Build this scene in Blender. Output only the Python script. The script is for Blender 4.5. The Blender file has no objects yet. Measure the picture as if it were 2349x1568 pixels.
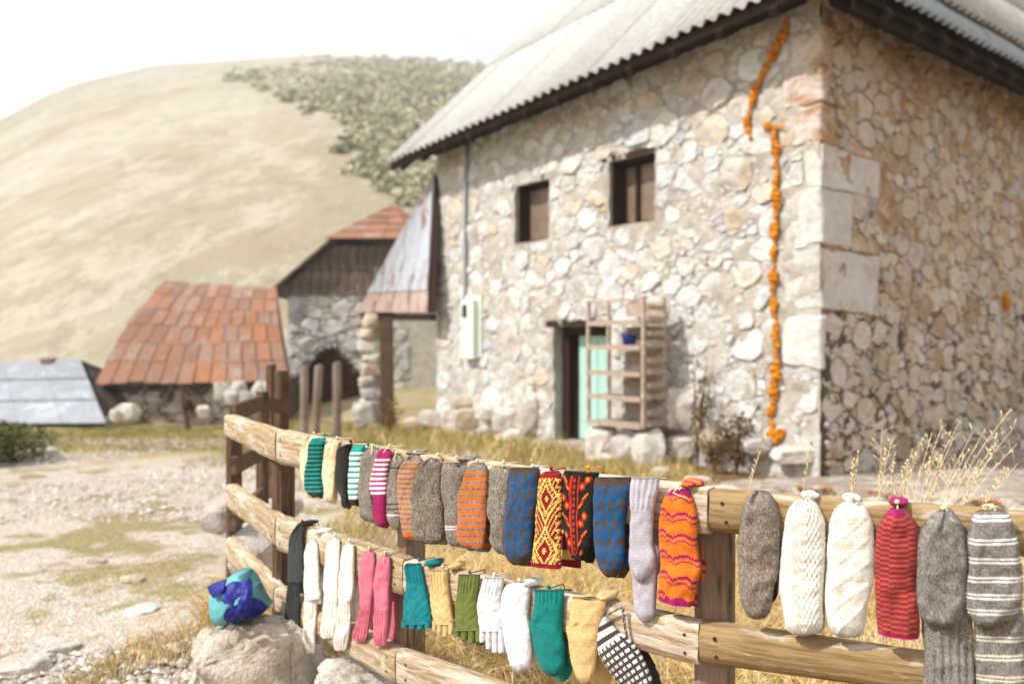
import bpy, bmesh, math, random
import numpy as np
from mathutils import Vector, Matrix, noise as mnoise

# ---------------------------------------------------------------- camera, world, sun, exposure
SC = bpy.context.scene
COL = SC.collection
R = math.radians
H = 1.5                                  # camera height above the datum
CX, CY, F = 1174.5, 784.0, 1827.0        # measuring frame of the photograph (2349 x 1568), focal length in its pixels

cam = bpy.data.cameras.new('camera'); cam_o = bpy.data.objects.new('camera', cam); COL.objects.link(cam_o)
cam_o.location = (0, 0, H); cam_o.rotation_euler = (R(90), 0, 0)
cam.sensor_width = 36.0; cam.lens = 28.0; cam.clip_start = 0.05; cam.clip_end = 3000
cam.dof.use_dof = True; cam.dof.focus_distance = 2.02; cam.dof.aperture_fstop = 2.1; cam.dof.aperture_blades = 0
SC.camera = cam_o
SC.render.resolution_x, SC.render.resolution_y = 1024, 683

SUN_AZ = Vector((-0.92, -0.39, 0)).normalized(); SUN_EL = R(47)
sdir = Vector((SUN_AZ.x*math.cos(SUN_EL), SUN_AZ.y*math.cos(SUN_EL), math.sin(SUN_EL)))
sl = bpy.data.lights.new('sun', 'SUN'); sl.energy = 5.0; sl.angle = R(0.9); sl.color = (1.0, 0.965, 0.91)
so = bpy.data.objects.new('sun', sl); COL.objects.link(so)
so.rotation_euler = sdir.to_track_quat('Z', 'Y').to_euler(); so.location = (-20, -12, 25)

world = bpy.data.worlds.new('World'); SC.world = world; world.use_nodes = True
wn = world.node_tree; wn.nodes.clear()
def wnode(t, **k):
    n = wn.nodes.new(t)
    for a, b in k.items(): setattr(n, a, b)
    return n
wo = wnode('ShaderNodeOutputWorld'); bg = wnode('ShaderNodeBackground')
sky = wnode('ShaderNodeTexSky', sky_type='NISHITA', sun_disc=False, sun_elevation=SUN_EL,
            sun_rotation=math.atan2(SUN_AZ.x, SUN_AZ.y), air_density=1.0, dust_density=2.0, ozone_density=1.0)
tc = wnode('ShaderNodeTexCoord'); mp = wnode('ShaderNodeMapping'); mp.inputs['Scale'].default_value = (1, 1, 2.6)
mp.inputs['Location'].default_value = (0.35, 0.1, 0.0)
nz = wnode('ShaderNodeTexNoise'); nz.inputs['Scale'].default_value = 2.3; nz.inputs['Detail'].default_value = 7; nz.inputs['Roughness'].default_value = 0.55
rp = wnode('ShaderNodeValToRGB'); rp.color_ramp.elements[0].position = 0.40; rp.color_ramp.elements[1].position = 0.60
rp.color_ramp.elements[0].color = (0.6, 0.6, 0.6, 1); rp.color_ramp.elements[1].color = (1, 1, 1, 1)
mx = wnode('ShaderNodeMix', data_type='RGBA'); mx.inputs[7].default_value = (8.8, 8.75, 8.6, 1)      # bright thin cloud
wn.links.new(tc.outputs['Generated'], mp.inputs['Vector']); wn.links.new(mp.outputs[0], nz.inputs['Vector'])
wn.links.new(nz.outputs['Fac'], rp.inputs['Fac']); wn.links.new(rp.outputs['Color'], mx.inputs[0])
wn.links.new(sky.outputs[0], mx.inputs[6]); wn.links.new(mx.outputs[2], bg.inputs['Color'])
bg.inputs['Strength'].default_value = 0.12
wn.links.new(bg.outputs[0], wo.inputs['Surface'])

SC.view_settings.view_transform = 'Standard'; SC.view_settings.look = 'None'
SC.view_settings.exposure = 0.50; SC.view_settings.gamma = 1.0; SC.view_settings.use_curve_mapping = False
SC.render.engine = 'CYCLES'
SC.cycles.max_bounces = 6; SC.cycles.diffuse_bounces = 3; SC.cycles.glossy_bounces = 2
SC.cycles.transparent_max_bounces = 4; SC.cycles.use_denoising = True
SC.cycles.sample_clamp_indirect = 8

# ---------------------------------------------------------------- small helpers
rng = random.Random(7)
nrs = np.random.RandomState(11)
def srgb(h, k=1.0):
    h = h.lstrip('#'); o = []
    for i in (0, 2, 4):
        c = int(h[i:i+2], 16)/255
        o.append((c/12.92 if c <= .04045 else ((c+.055)/1.055)**2.4)*k)
    return tuple(o)
def ray(x, y): return Vector(((x-CX)/F, 1.0, (CY-y)/F))
def px(x, y, d): return Vector((0, 0, H)) + ray(x, y)*d
def on_plane(x, y, p, n):
    r = ray(x, y); o = Vector((0, 0, H)); n = Vector(n)
    return o + r*((Vector(p)-o).dot(n)/r.dot(n))

WL = {}
def wloc(o): return WL.get(o.name, Vector((0, 0, 0))) if o is not None else Vector((0, 0, 0))
def tag(o, label=None, cat=None, group=None, kind=None):
    if label: o['label'] = label
    if cat: o['category'] = cat
    if group: o['group'] = group
    if kind: o['kind'] = kind
    return o
def empty(name, loc, label=None, cat=None, group=None, kind=None):
    o = bpy.data.objects.new(name, None); COL.objects.link(o); o.location = loc; o.empty_display_size = .1
    WL[o.name] = Vector(loc)
    return tag(o, label, cat, group, kind)
def mesh(name, verts, faces, material, cols=None, smooth=False, uvs=None):
    me = bpy.data.meshes.new(name)
    me.from_pydata([tuple(v) for v in verts] if not isinstance(verts, np.ndarray) else verts.tolist(), [], faces if not isinstance(faces, np.ndarray) else faces.tolist())
    if cols is not None:                               # one colour per face
        at = me.color_attributes.new('Col', 'FLOAT_COLOR', 'CORNER')
        tot = np.empty(len(me.polygons), dtype=np.int32); me.polygons.foreach_get('loop_total', tot)
        c = np.ones((len(me.polygons), 4), dtype=np.float32); c[:, :3] = np.asarray(cols, dtype=np.float32)
        at.data.foreach_set('color', np.repeat(c, tot, axis=0).ravel())
    if smooth: me.polygons.foreach_set('use_smooth', np.ones(len(me.polygons), dtype=bool))
    me.materials.append(material); me.update()
    return me
def link(name, me, parent=None, loc=(0, 0, 0), rot=None, abs_loc=True):
    o = bpy.data.objects.new(name, me); COL.objects.link(o)
    loc = Vector(loc); WL[o.name] = loc
    o.parent = parent; o.location = loc - wloc(parent)
    if rot is not None: o.rotation_euler = rot
    return o
def obj(name, verts, faces, material, parent=None, cols=None, smooth=False, origin=None):
    """verts in world space; the origin goes to the foot of the piece"""
    v = np.asarray([tuple(p) for p in verts] if not isinstance(verts, np.ndarray) else verts, dtype=float)
    if origin is None:
        origin = ((v[:, 0].min()+v[:, 0].max())/2, (v[:, 1].min()+v[:, 1].max())/2, v[:, 2].min())
    me = mesh(name, v-np.array(origin), faces, material, cols, smooth)
    return link(name, me, parent, origin)

class MB:
    """collects shapes of ONE piece"""
    def __init__(s): s.v = []; s.f = []; s.c = []
    def add(s, v, f, c=None):
        b = len(s.v); s.v += [tuple(p) for p in v]; s.f += [tuple(i+b for i in q) for q in f]
        s.c += [c or (1, 1, 1)]*len(f)
    def box(s, o, a, b, c, col=None):
        o, a, b, c = map(Vector, (o, a, b, c))
        if a.cross(b).dot(c) < 0: a, b = b, a
        v = [o, o+a, o+a+b, o+b, o+c, o+a+c, o+a+b+c, o+b+c]
        s.add(v, [(0, 3, 2, 1), (4, 5, 6, 7), (0, 1, 5, 4), (1, 2, 6, 5), (2, 3, 7, 6), (3, 0, 4, 7)], col)
    def bar(s, p, q, w, t, up=(0, 0, 1), col=None):
        p, q = Vector(p), Vector(q); d = (q-p); side = d.cross(Vector(up)).normalized(); u = side.cross(d).normalized()
        s.box(p-side*w/2-u*t/2, d, side*w, u*t, col)
    def tube(s, pts, rad, n=6, col=None, closed=False):
        pts = [Vector(p) for p in pts]; m = len(pts); rads = rad if isinstance(rad, (list, tuple)) else [rad]*m
        v = []; last = None
        for i, p in enumerate(pts):
            t = (pts[min(i+1, m-1)]-pts[max(i-1, 0)])
            if t.length < 1e-9: t = Vector((0, 0, 1))
            t.normalize()
            a = last if last is not None else (Vector((0, 0, 1)) if abs(t.z) < .9 else Vector((1, 0, 0)))
            x = (a - t*a.dot(t)).normalized(); last = x; y = t.cross(x)
            for k in range(n):
                an = 2*math.pi*k/n; v.append(p + (x*math.cos(an)+y*math.sin(an))*rads[i])
        f = [(i*n+k, i*n+(k+1) % n, (i+1)*n+(k+1) % n, (i+1)*n+k) for i in range(m-1) for k in range(n)]
        f += [tuple(reversed(range(n))), tuple(range((m-1)*n, m*n))]
        s.add(v, f, col)
    def build(s, name, material, parent=None, smooth=False, origin=None):
        return obj(name, np.array(s.v, dtype=float), s.f, material, parent, s.c, smooth, origin)

# ---------------------------------------------------------------- materials
class G:
    def __init__(s, name, rough=.85, spec=.25):
        s.m = bpy.data.materials.new(name); s.m.use_nodes = True; s.nt = s.m.node_tree
        s.p = s.nt.nodes['Principled BSDF']; s.p.inputs['Roughness'].default_value = rough
        s.p.inputs['Specular IOR Level'].default_value = spec
    def n(s, t, **k):
        n = s.nt.nodes.new(t)
        for a, b in k.items(): setattr(n, a, b)
        return n
    def l(s, a, b): s.nt.links.new(a, b)
    def put(s, v, i):
        if hasattr(v, 'is_output'): s.l(v, i)
        elif isinstance(v, (tuple, list)) and len(v) == 3 and i.type == 'RGBA': i.default_value = (*v, 1)
        else: i.default_value = v
    def co(s, kind='Object', scale=(1, 1, 1), loc=(0, 0, 0), rot=(0, 0, 0)):
        if kind == 'World': o = s.n('ShaderNodeNewGeometry').outputs['Position']
        else: o = s.n('ShaderNodeTexCoord').outputs[kind]
        m = s.n('ShaderNodeMapping'); m.inputs['Scale'].default_value = scale; m.inputs['Location'].default_value = loc; m.inputs['Rotation'].default_value = rot
        s.l(o, m.inputs['Vector']); return m.outputs[0]
    def noise(s, vec, scale, detail=4, rough=.55, dist=0.0):
        n = s.n('ShaderNodeTexNoise'); s.l(vec, n.inputs['Vector']); n.inputs['Scale'].default_value = scale
        n.inputs['Detail'].default_value = detail; n.inputs['Roughness'].default_value = rough; n.inputs['Distortion'].default_value = dist
        return n.outputs['Fac']
    def voro(s, vec, scale, feature='F1', out='Distance', rand=1.0):
        n = s.n('ShaderNodeTexVoronoi', feature=feature); s.l(vec, n.inputs['Vector']); n.inputs['Scale'].default_value = scale
        n.inputs['Randomness'].default_value = rand
        return n.outputs[out]
    def wave(s, vec, scale, dist=2, detail=2, dscale=1, kind='BANDS', direction='X'):
        n = s.n('ShaderNodeTexWave', wave_type=kind)
        if kind == 'BANDS': n.bands_direction = direction
        else: n.rings_direction = direction
        s.l(vec, n.inputs['Vector']); n.inputs['Scale'].default_value = scale; n.inputs['Distortion'].default_value = dist
        n.inputs['Detail'].default_value = detail; n.inputs['Detail Scale'].default_value = dscale
        return n.outputs['Fac']
    def ramp(s, fac, a, b, lo=0.0, hi=1.0):
        n = s.n('ShaderNodeMapRange', clamp=True, interpolation_type='SMOOTHSTEP'); s.put(fac, n.inputs['Value'])
        n.inputs['From Min'].default_value = a; n.inputs['From Max'].default_value = b
        n.inputs['To Min'].default_value = lo; n.inputs['To Max'].default_value = hi
        return n.outputs[0]
    def mix(s, fac, a, b, mode='MIX'):
        n = s.n('ShaderNodeMix', data_type='RGBA', blend_type=mode); s.put(fac, n.inputs[0]); s.put(a, n.inputs[6]); s.put(b, n.inputs[7])
        return n.outputs[2]
    def math(s, op, a, b=0.0):
        n = s.n('ShaderNodeMath', operation=op); s.put(a, n.inputs[0]); s.put(b, n.inputs[1]); return n.outputs[0]
    def attr(s): return s.n('ShaderNodeAttribute', attribute_name='Col').outputs['Color']
    def rand(s): return s.n('ShaderNodeObjectInfo').outputs['Random']
    def scale_col(s, col, fac):       # colour times a grey factor
        n = s.n('ShaderNodeVectorMath', operation='SCALE'); s.put(col, n.inputs[0]); s.put(fac, n.inputs['Scale']); return n.outputs[0]
    def done(s, col, height=None, strength=.5, dist=.01, rough=None):
        s.put(col, s.p.inputs['Base Color'])
        if rough is not None: s.put(rough, s.p.inputs['Roughness'])
        if height is not None:
            b = s.n('ShaderNodeBump'); b.inputs['Strength'].default_value = strength; b.inputs['Distance'].default_value = dist
            s.l(height, b.inputs['Height']); s.l(b.outputs[0], s.p.inputs['Normal'])
        return s.m

M = {}
def m_wool():
    g = G('knit_wool', .97, .1); c = g.attr(); o = g.co('Object')
    n1 = g.noise(o, 420, 2); n2 = g.noise(o, 26, 3)
    col = g.scale_col(c, g.math('MULTIPLY', g.ramp(n1, .3, .7, .80, 1.16), g.ramp(n2, .3, .7, .93, 1.06)))
    g.p.inputs['Sheen Weight'].default_value = .08; g.p.inputs['Sheen Roughness'].default_value = .6
    return g.done(col, n1, .5, .0015)
M['wool'] = m_wool()
def m_wood(name, base, dark, pale, wear, seed, knots=True, grey=0.0):
    g = G(name, .8, .2); o = g.co('Object', (1, 1, 1), (seed*3.1, seed*1.7, seed*.9)); st = g.co('Object', (1.3, 14, 14), (seed, seed*2.3, seed))
    warp = g.noise(o, 5, 3)
    grain = g.noise(st, 7, 5, .6, .6)
    rings = g.wave(g.co('Object', (1.0, 9, 9), (seed*2, .3, .1)), 2.2, 7, 3, 1.4, 'BANDS', 'Z')
    col = g.mix(g.ramp(grain, .35, .68), dark, base)
    col = g.mix(g.math('MULTIPLY', g.ramp(rings, .35, .75), .55), col, base)
    if knots:
        kv = g.voro(g.co('Object', (3.2, 7, 7), (seed*5.7, seed, seed*2)), 1.0)
        k = g.ramp(kv, .10, .05, 0, 1); kr = g.wave(g.co('Object', (3.2, 7, 7), (seed, seed, 0)), 12, 1, 1, 1, 'RINGS', 'SPHERICAL')
        col = g.mix(g.math('MULTIPLY', k, .8), col, tuple(c*.45 for c in dark))
    w = g.noise(g.co('Object', (2.2, 9, 9), (seed*1.3, seed, .5)), 2.6, 6, .62, 1.2)
    fl = g.noise(g.co('Object', (4, 30, 30), (seed, 0, seed)), 4, 5, .7, .8)
    col = g.mix(g.ramp(g.math('ADD', g.math('MULTIPLY', w, .7), g.math('MULTIPLY', fl, .3)), .60-wear*.25, .72-wear*.2, 0, .9), col, pale)
    if grey: col = g.mix(g.ramp(g.noise(o, 3, 4), .4, .7, 0, grey), col, (.33, .29, .25))
    cr = g.noise(g.co('Object', (.8, 26, 26), (seed*7, seed, seed)), 3.0, 2)
    crack = g.ramp(cr, .745, .77, 0, 1)
    crack = g.math('MULTIPLY', crack, .8)
    col = g.mix(crack, col, (.05, .03, .02))
    h = g.math('SUBTRACT', g.math('ADD', grain, g.math('MULTIPLY', w, .4)), crack)
    return g.done(col, h, .7, .005)
RB, RD, RPALE = srgb('#bda582', .82), srgb('#9c8363', .8), srgb('#d8ccbb', .82)
M['rail'] = [m_wood('rail_wood_a', RB, RD, RPALE, .55, 1.0), m_wood('rail_wood_b', srgb('#b0946a', .82), srgb('#8a6d48', .82), RPALE, .34, 2.3),
             m_wood('rail_wood_c', srgb('#cdb595', .85), srgb('#9a7d5f', .8), srgb('#e6dacb', .82), .55, 3.9)]
M['post'] = m_wood('post_wood', srgb('#a58a72', .75), srgb('#5b4534', .8), srgb('#c9bcae', .7), .25, 5.1, True, .6)
M['dark_post'] = m_wood('dark_post_wood', srgb('#735a47', .8), srgb('#443228', .8), srgb('#9a8672', .7), .2, 6.6, True)
M['grey_post'] = m_wood('grey_post_wood', srgb('#988474', .8), srgb('#6b5748', .8), srgb('#b9aca0', .8), .25, 8.2, False, .5)
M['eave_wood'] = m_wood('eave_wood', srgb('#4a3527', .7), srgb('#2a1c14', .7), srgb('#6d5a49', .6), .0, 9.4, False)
M['barn_board'] = m_wood('barn_board_wood', srgb('#77604f', .8), srgb('#4d3a2e', .8), srgb('#a08c7c', .8), .1, 4.4, False, .4)
M['rack_wood'] = m_wood('rack_wood', srgb('#c3ae9a', .85), srgb('#8b7563', .85), srgb('#ded3c8', .85), .4, 7.7, False, .3)

def m_stone(name='limestone', smear=.5, smear_col=srgb('#d5cfc6', .84), white=srgb('#e2e0dc', .85), cement=None):
    g = G(name, .92, .2); w = g.co('World'); c = g.attr()
    n1 = g.noise(w, 9, 6, .65); n2 = g.noise(w, 45, 4, .6); n3 = g.noise(w, 4.6, 8, .72, 1.0); n4 = g.noise(w, 1.6, 7, .7, .8)
    col = g.scale_col(c, g.math('MULTIPLY', g.ramp(n1, .25, .75, .80, 1.12), g.ramp(n2, .3, .7, .84, 1.1)))
    col = g.mix(g.ramp(n4, .44, .58, 0, .75), col, white)
    if cement:
        sp = g.n('ShaderNodeSeparateXYZ'); g.l(g.n('ShaderNodeNewGeometry').outputs['Position'], sp.inputs[0])
        hgt = g.math('ADD', sp.outputs['Z'], g.math('MULTIPLY', g.math('SUBTRACT', g.noise(w, 1.3, 5, .65, .5), .5), 4.5))
        smear_col = g.mix(g.ramp(hgt, 1.75, 1.95), cement, smear_col)
    col = g.mix(g.ramp(n3, .60-(smear-.4)*.5, .66-(smear-.4)*.5, 0, .85), col, smear_col)
    col = g.mix(g.ramp(g.noise(w, 7.5, 7, .75, .5), .62, .72, 0, .7), col, srgb('#a58c70', .8))
    return g.done(col, g.math('ADD', n1, g.math('MULTIPLY', n2, .5)), .8, .03)
M['stone'] = m_stone()
M['stone_side'] = m_stone('limestone_sheltered', .44, srgb('#cdae88', .85), srgb('#d6ccc2', .86), srgb('#75655a', .8))
def m_mortar():
    g = G('lime_mortar', .95, .1); w = g.co('World')
    n1 = g.noise(w, 5, 7, .68); n2 = g.noise(w, 38, 4, .6); n3 = g.noise(w, 1.1, 4)
    col = g.mix(g.ramp(n1, .3, .7), srgb('#bfb3a3', .83), srgb('#dad6cf', .84))
    col = g.mix(g.ramp(n3, .5, .68, 0, .5), col, srgb('#a89e90', .8))
    col = g.scale_col(col, g.ramp(n2, .25, .75, .8, 1.12))
    return g.done(col, g.math('ADD', n1, n2), .8, .03)
M['mortar'] = m_mortar()
def m_mortar_side():                                     # lime above, a ragged coat of dark cement below
    g = G('patched_mortar', .95, .1); w = g.co('World'); s = g.n('ShaderNodeSeparateXYZ'); g.l(g.n('ShaderNodeNewGeometry').outputs['Position'], s.inputs[0])
    n1 = g.noise(w, 6, 7, .68); n2 = g.noise(w, 38, 4, .6); n3 = g.noise(w, 1.3, 5, .65, .5)
    lime = g.mix(g.ramp(n1, .3, .7), srgb('#b08c68', .85), srgb('#d8bd98', .86))
    cem = g.mix(g.ramp(n1, .3, .7), srgb('#5f5147', .8), srgb('#83725f', .8))
    hgt = g.math('ADD', s.outputs['Z'], g.math('MULTIPLY', g.math('SUBTRACT', n3, .5), 4.5))
    col = g.mix(g.ramp(hgt, 1.75, 1.95), cem, lime)
    col = g.scale_col(col, g.ramp(n2, .25, .75, .72, 1.12))
    return g.done(col, g.math('ADD', n1, n2), .8, .03)
M['mortar_side'] = m_mortar_side()
def m_rock():
    g = G('weathered_rock', .95, .15); w = g.co('World'); c = g.attr()
    n1 = g.noise(w, 7, 8, .7, .4); n2 = g.noise(w, 60, 4, .6)
    col = g.scale_col(c, g.math('MULTIPLY', g.ramp(n1, .3, .68, .68, 1.12), g.ramp(n2, .3, .7, .84, 1.1)))
    col = g.mix(g.ramp(g.noise(w, 4, 5), .55, .7, 0, .6), col, srgb('#b59f88', .8))
    return g.done(col, g.math('ADD', g.math('MULTIPLY', n1, 1.4), g.math('MULTIPLY', n2, .6)), .8, .03)
M['rock'] = m_rock()
def m_sheet(name, base, streak, amt, sc=(1, 1, 1), rough=.75):
    g = G(name, rough, .3); w = g.co('World', sc); c = g.attr()
    n = g.noise(w, 2.2, 6, .65, .8); n2 = g.noise(w, 14, 4, .6)
    col = g.mix(g.ramp(n, .5, .68, 0, amt), base, streak)
    col = g.scale_col(col, g.ramp(n2, .25, .75, .84, 1.1)); col = g.mix(1.0, col, c, 'MULTIPLY')
    return g.done(col, n2, .2, .01)
M['cement_sheet'] = m_sheet('fibre_cement', srgb('#c9c8c4', .84), srgb('#bab7af', .84), .25)
M['old_sheet'] = m_sheet('rusty_pale_sheet', srgb('#cdd2da', .88), srgb('#a0664c', .78), .9, (2.2, 2.2, .8), .6)
M['rust'] = m_sheet('rusty_orange_sheet', srgb('#a1745a', .70), srgb('#a1908a', .72), .85)
M['grey_sheet'] = m_sheet('grey_sheet', srgb('#9fa3a8', .85), srgb('#c9ced3', .85), .7, (1, 1, 1), .55)
def flat(name, col, rough=.7, spec=.3, var=.12, sc=12):
    g = G(name, rough, spec); o = g.co('Object'); n = g.noise(o, sc, 5, .6)
    return g.done(g.scale_col(col, g.ramp(n, .25, .75, 1-var, 1+var)), n, .2, .005)
M['mint'] = flat('mint_paint', srgb('#b4dccf', .84), .6, .3, .1, 6)
M['meter'] = flat('pale_enamel', srgb('#e3ebe0', .85), .5, .4, .05)
M['black'] = flat('black_recess', (.02, .018, .016), .8)
M['pipe'] = flat('grey_conduit', srgb('#aab2bb', .8), .6)
M['blue'] = flat('blue_plastic', srgb('#12349a', .8), .45, .5)
M['pane'] = flat('brown_pane', srgb('#8a7663', .75), .35, .5, .25, 5)
M['foam'] = flat('orange_foam', srgb('#d4861a', .78), .9, .1, .5, 22)
M['cyan_cloth'] = flat('turquoise_cloth', srgb('#68b4bd', .78), .6, .3, .1, 20)
M['navy_cloth'] = flat('deep_blue_cloth', srgb('#1c2488', .8), .55, .3, .15, 20)
M['nail'] = flat('rusty_nail', srgb('#4a2c1e', .7), .6)
M['twig'] = flat('dry_twig', srgb('#5a3d28', .7), .95, .1, .3)
def m_attr(name, rough=.9, trans=0.0, var=.2):
    g = G(name, rough, .15); c = g.attr(); n = g.noise(g.co('World'), 30, 3)
    return g.done(g.scale_col(c, g.ramp(n, .25, .75, 1-var, 1+var)))
M['grass'] = m_attr('dry_grass'); M['leaf'] = m_attr('leaf')
M['gravel'] = m_attr('gravel', .95)
def m_yarn():
    g = G('yarn', .95, .1); return g.done(g.attr())
M['yarn'] = m_yarn()

def m_ground():
    g = G('stony_ground', .97, .1); w = g.co('World'); s = g.n('ShaderNodeSeparateXYZ'); g.l(g.n('ShaderNodeNewGeometry').outputs['Position'], s.inputs[0])
    big = g.noise(w, .55, 5, .6, .5); mid = g.noise(w, 2.6, 6, .65); fine = g.noise(w, 17, 5, .65); peb = g.voro(w, 26); peb2 = g.voro(w, 60)
    soil = g.mix(g.ramp(mid, .3, .7), srgb('#ad9679', .80), srgb('#c3b299', .82))
    chalk = g.mix(g.ramp(peb, .1, .5), srgb('#ddd8d1', .86), srgb('#c2b7ab', .85))
    gras = g.mix(g.ramp(fine, .35, .65), srgb('#7f783f', .75), srgb('#a69558', .78))
    path = g.mix(g.ramp(g.math('ADD', mid, g.math('MULTIPLY', fine, .8)), .60, .84), soil, chalk)
    x = g.math('ADD', s.outputs['X'], g.math('MULTIPLY', g.math('SUBTRACT', big, .5), 3.0))
    fld = g.ramp(x, -1.2, -.4)                                  # the grassy side of the fence
    gm = g.math('ADD', g.math('MULTIPLY', big, .6), g.math('MULTIPLY', mid, .45))
    col = g.mix(g.ramp(gm, .52, .60, 0, .8), path, gras)
    near = g.ramp(g.math('ADD', s.outputs['Y'], g.math('MULTIPLY', mid, 2.5)), 5.6, 4.2)   # bare tan earth where the path comes forward
    col = g.mix(g.math('MULTIPLY', near, g.ramp(fine, .30, .60, .75, .25)), col, g.mix(g.ramp(fine, .4, .6), srgb('#a7875d', .8), srgb('#bf9f72', .82)))
    col = g.mix(g.math('MULTIPLY', fld, .9), col, g.mix(g.ramp(mid, .35, .65), srgb('#6b4d27', .75), srgb('#97733c', .78)))
    y = g.math('ADD', s.outputs['Y'], g.math('MULTIPLY', g.math('SUBTRACT', big, .5), 5.0))
    col = g.mix(g.math('MULTIPLY', g.ramp(y, 9.0, 12.0), .65), col, g.mix(g.ramp(mid, .4, .6), srgb('#8c8346', .85), srgb('#b7a065', .85)))
    return g.done(col, g.math('ADD', g.math('ADD', mid, fine), g.math('MULTIPLY', peb2, .4)), .9, .03)
M['ground'] = m_ground()
def m_hill():                                            # patterns drawn out down the slope, as runoff leaves them
    g = G('dry_hillside', 1.0, .05); w = g.co('World', (1, .42, .7))
    a = g.noise(w, .012, 4, .55, .3); b = g.noise(w, .03, 7, .72, .4); c = g.noise(w, .16, 9, .85); d = g.noise(w, .38, 8, .85)
    col = g.mix(g.ramp(a, .42, .60), srgb('#a2967f', .80), srgb('#b8af9f', .82))
    col = g.mix(g.ramp(b, .46, .60, 0, .55), col, srgb('#a1977a', .80))
    col = g.mix(g.ramp(c, .49, .57, 0, .55), col, srgb('#c6bfb3', .84))
    col = g.mix(g.ramp(d, .52, .60, 0, .5), col, srgb('#8b8266', .8))
    return g.done(col, c, .5, .6)
M['hill'] = m_hill()
def m_terrace():
    g = G('layered_limestone', .95, .15); w = g.co('World'); st = g.co('World', (1.2, 5, 5), rot=(0, 0, R(12)))
    n1 = g.noise(st, 2.4, 6, .66, .6); n2 = g.noise(w, 30, 5, .6)
    col = g.mix(g.ramp(n1, .35, .65), srgb('#94857a', .8), srgb('#d6ccc2', .85))
    col = g.mix(g.ramp(g.noise(w, 1.3, 5), .48, .62, 0, .75), col, srgb('#a3907f', .8))
    col = g.scale_col(col, g.ramp(n2, .3, .7, .85, 1.1))
    return g.done(col, g.math('ADD', n1, n2), .8, .03)
M['terrace'] = m_terrace()
# ---------------------------------------------------------------- terrain
CPS = np.array([(0, 0, -1.5), (-2, 3.5, -1.5), (-1.3, 3.7, -1.33), (-.85, 3.0, -1.36), (-.3, 2.4, -1.38), (.4, 1.8, -1.38), (1.5, 1.5, -1.38), (2, 4, -1.38),
    (0, 6, -1.40), (3.2, 8.2, -1.46), (0, 11, -1.46), (-1.3, 13.7, -1.52), (5, 7, -1.5), (7.5, 11.8, -1.66), (-3, 8, -1.5), (-6, 11, -1.52),
    (-7, 18, -1.92), (-9, 16, -1.75), (-10, 10, -1.5), (-5, 22, -1.25), (-1, 24, -1.2), (-13, 26, -2.3), (0, 30, -1.0), (-15, 36, -1.9), (10, 20, -1.6),
    (10, 3, -1.45), (-6, 2, -1.55), (0, -8, -1.6), (10, -8, -1.6), (-10, -8, -1.6), (-4, 14, -1.62), (30, 0, -2), (-30, 0, -2), (0, -40, -2), (30, 30, -1), (-30, 30, -2)])
def ground_z(X, Y):
    X = np.asarray(X, float); Y = np.asarray(Y, float)
    sh = X.shape; X = X.ravel(); Y = Y.ravel()
    sc = .6+.12*np.hypot(X, Y)
    d2 = ((X[:, None]-CPS[:, 0])**2+(Y[:, None]-CPS[:, 1])**2)/(sc**2)[:, None]
    w = 1/(d2+.25)**2.0
    return (H+(w*CPS[:, 2]).sum(1)/w.sum(1)).reshape(sh)
def gz(x, y): return float(ground_z(np.array([x]), np.array([y]))[0])

def ground_hit(x, y):
    """forward distance at which the sight line through x,y meets the ground"""
    d = np.linspace(1.2, 60, 1200); az = (x-CX)/F
    z = H+(CY-y)/F*d; k = np.argmax(z <= ground_z(az*d, d)); return float(d[k])

# hill skyline read along the photograph: image x -> skyline y
HX = np.array([-2600, -1200, -500, 0, 100, 200, 350, 500, 620, 750, 900, 1110, 1500, 2300, 3500, 6000])
HY = np.array([700, 560, 420, 282, 232, 192, 158, 142, 136, 133, 138, 152, 190, 300, 480, 680])
HR0, HR1 = 34.0, 330.0
def hill_z(az, r):
    """az: X/Y slope seen from the camera, r: forward distance"""
    sy = np.interp(CX+F*az, HX, HY)
    zs = (784-sy)/F*HR1*1.02
    t = np.clip((r-HR0)/(HR1-HR0), 0, None)
    prof = np.where(t < .8, t*1.02, np.where(t < 1.15, t*1.02-(t-.8)**2*.75, 0))
    far = np.clip((t-1.15)/.8, 0, 1); p115 = 1.15*1.02-.35**2*.75
    prof = np.where(t >= 1.15, p115*(1-.5*far**1.5), prof)
    return zs*prof*1.0
def hill_pt(x, y):
    """first point of the hillside seen at pixel x,y"""
    az = (x-CX)/F; e = (784-y)/F
    rr = np.linspace(HR0+2, HR1*1.05, 700); zz = hill_z(np.full_like(rr, az), rr)+gbase(np.full_like(rr, az), rr)-H
    k = np.argmax(zz/rr >= e)
    if k == 0: k = np.argmax(zz/rr)
    return Vector((az*rr[k], rr[k], zz[k]+H))
def gbase(az, r):
    return ground_z(az*np.minimum(r, 60), np.minimum(r, 60))
def relief(P, a):
    return np.array([a*mnoise.noise(Vector((x*1.0, y*1.0, 3.3))) for x, y in P])

def polar(azs, rs, f):
    A, Rr = np.meshgrid(azs, rs); X = A*Rr; Y = Rr; Z = f(A, Rr)
    v = np.stack([X, Y, Z], -1).reshape(-1, 3); n = len(azs); m = len(rs)
    i = (np.arange(m-1)[:, None]*n+np.arange(n-1)).ravel()
    return v, np.stack([i, i+1, i+1+n, i+n], 1)
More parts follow.
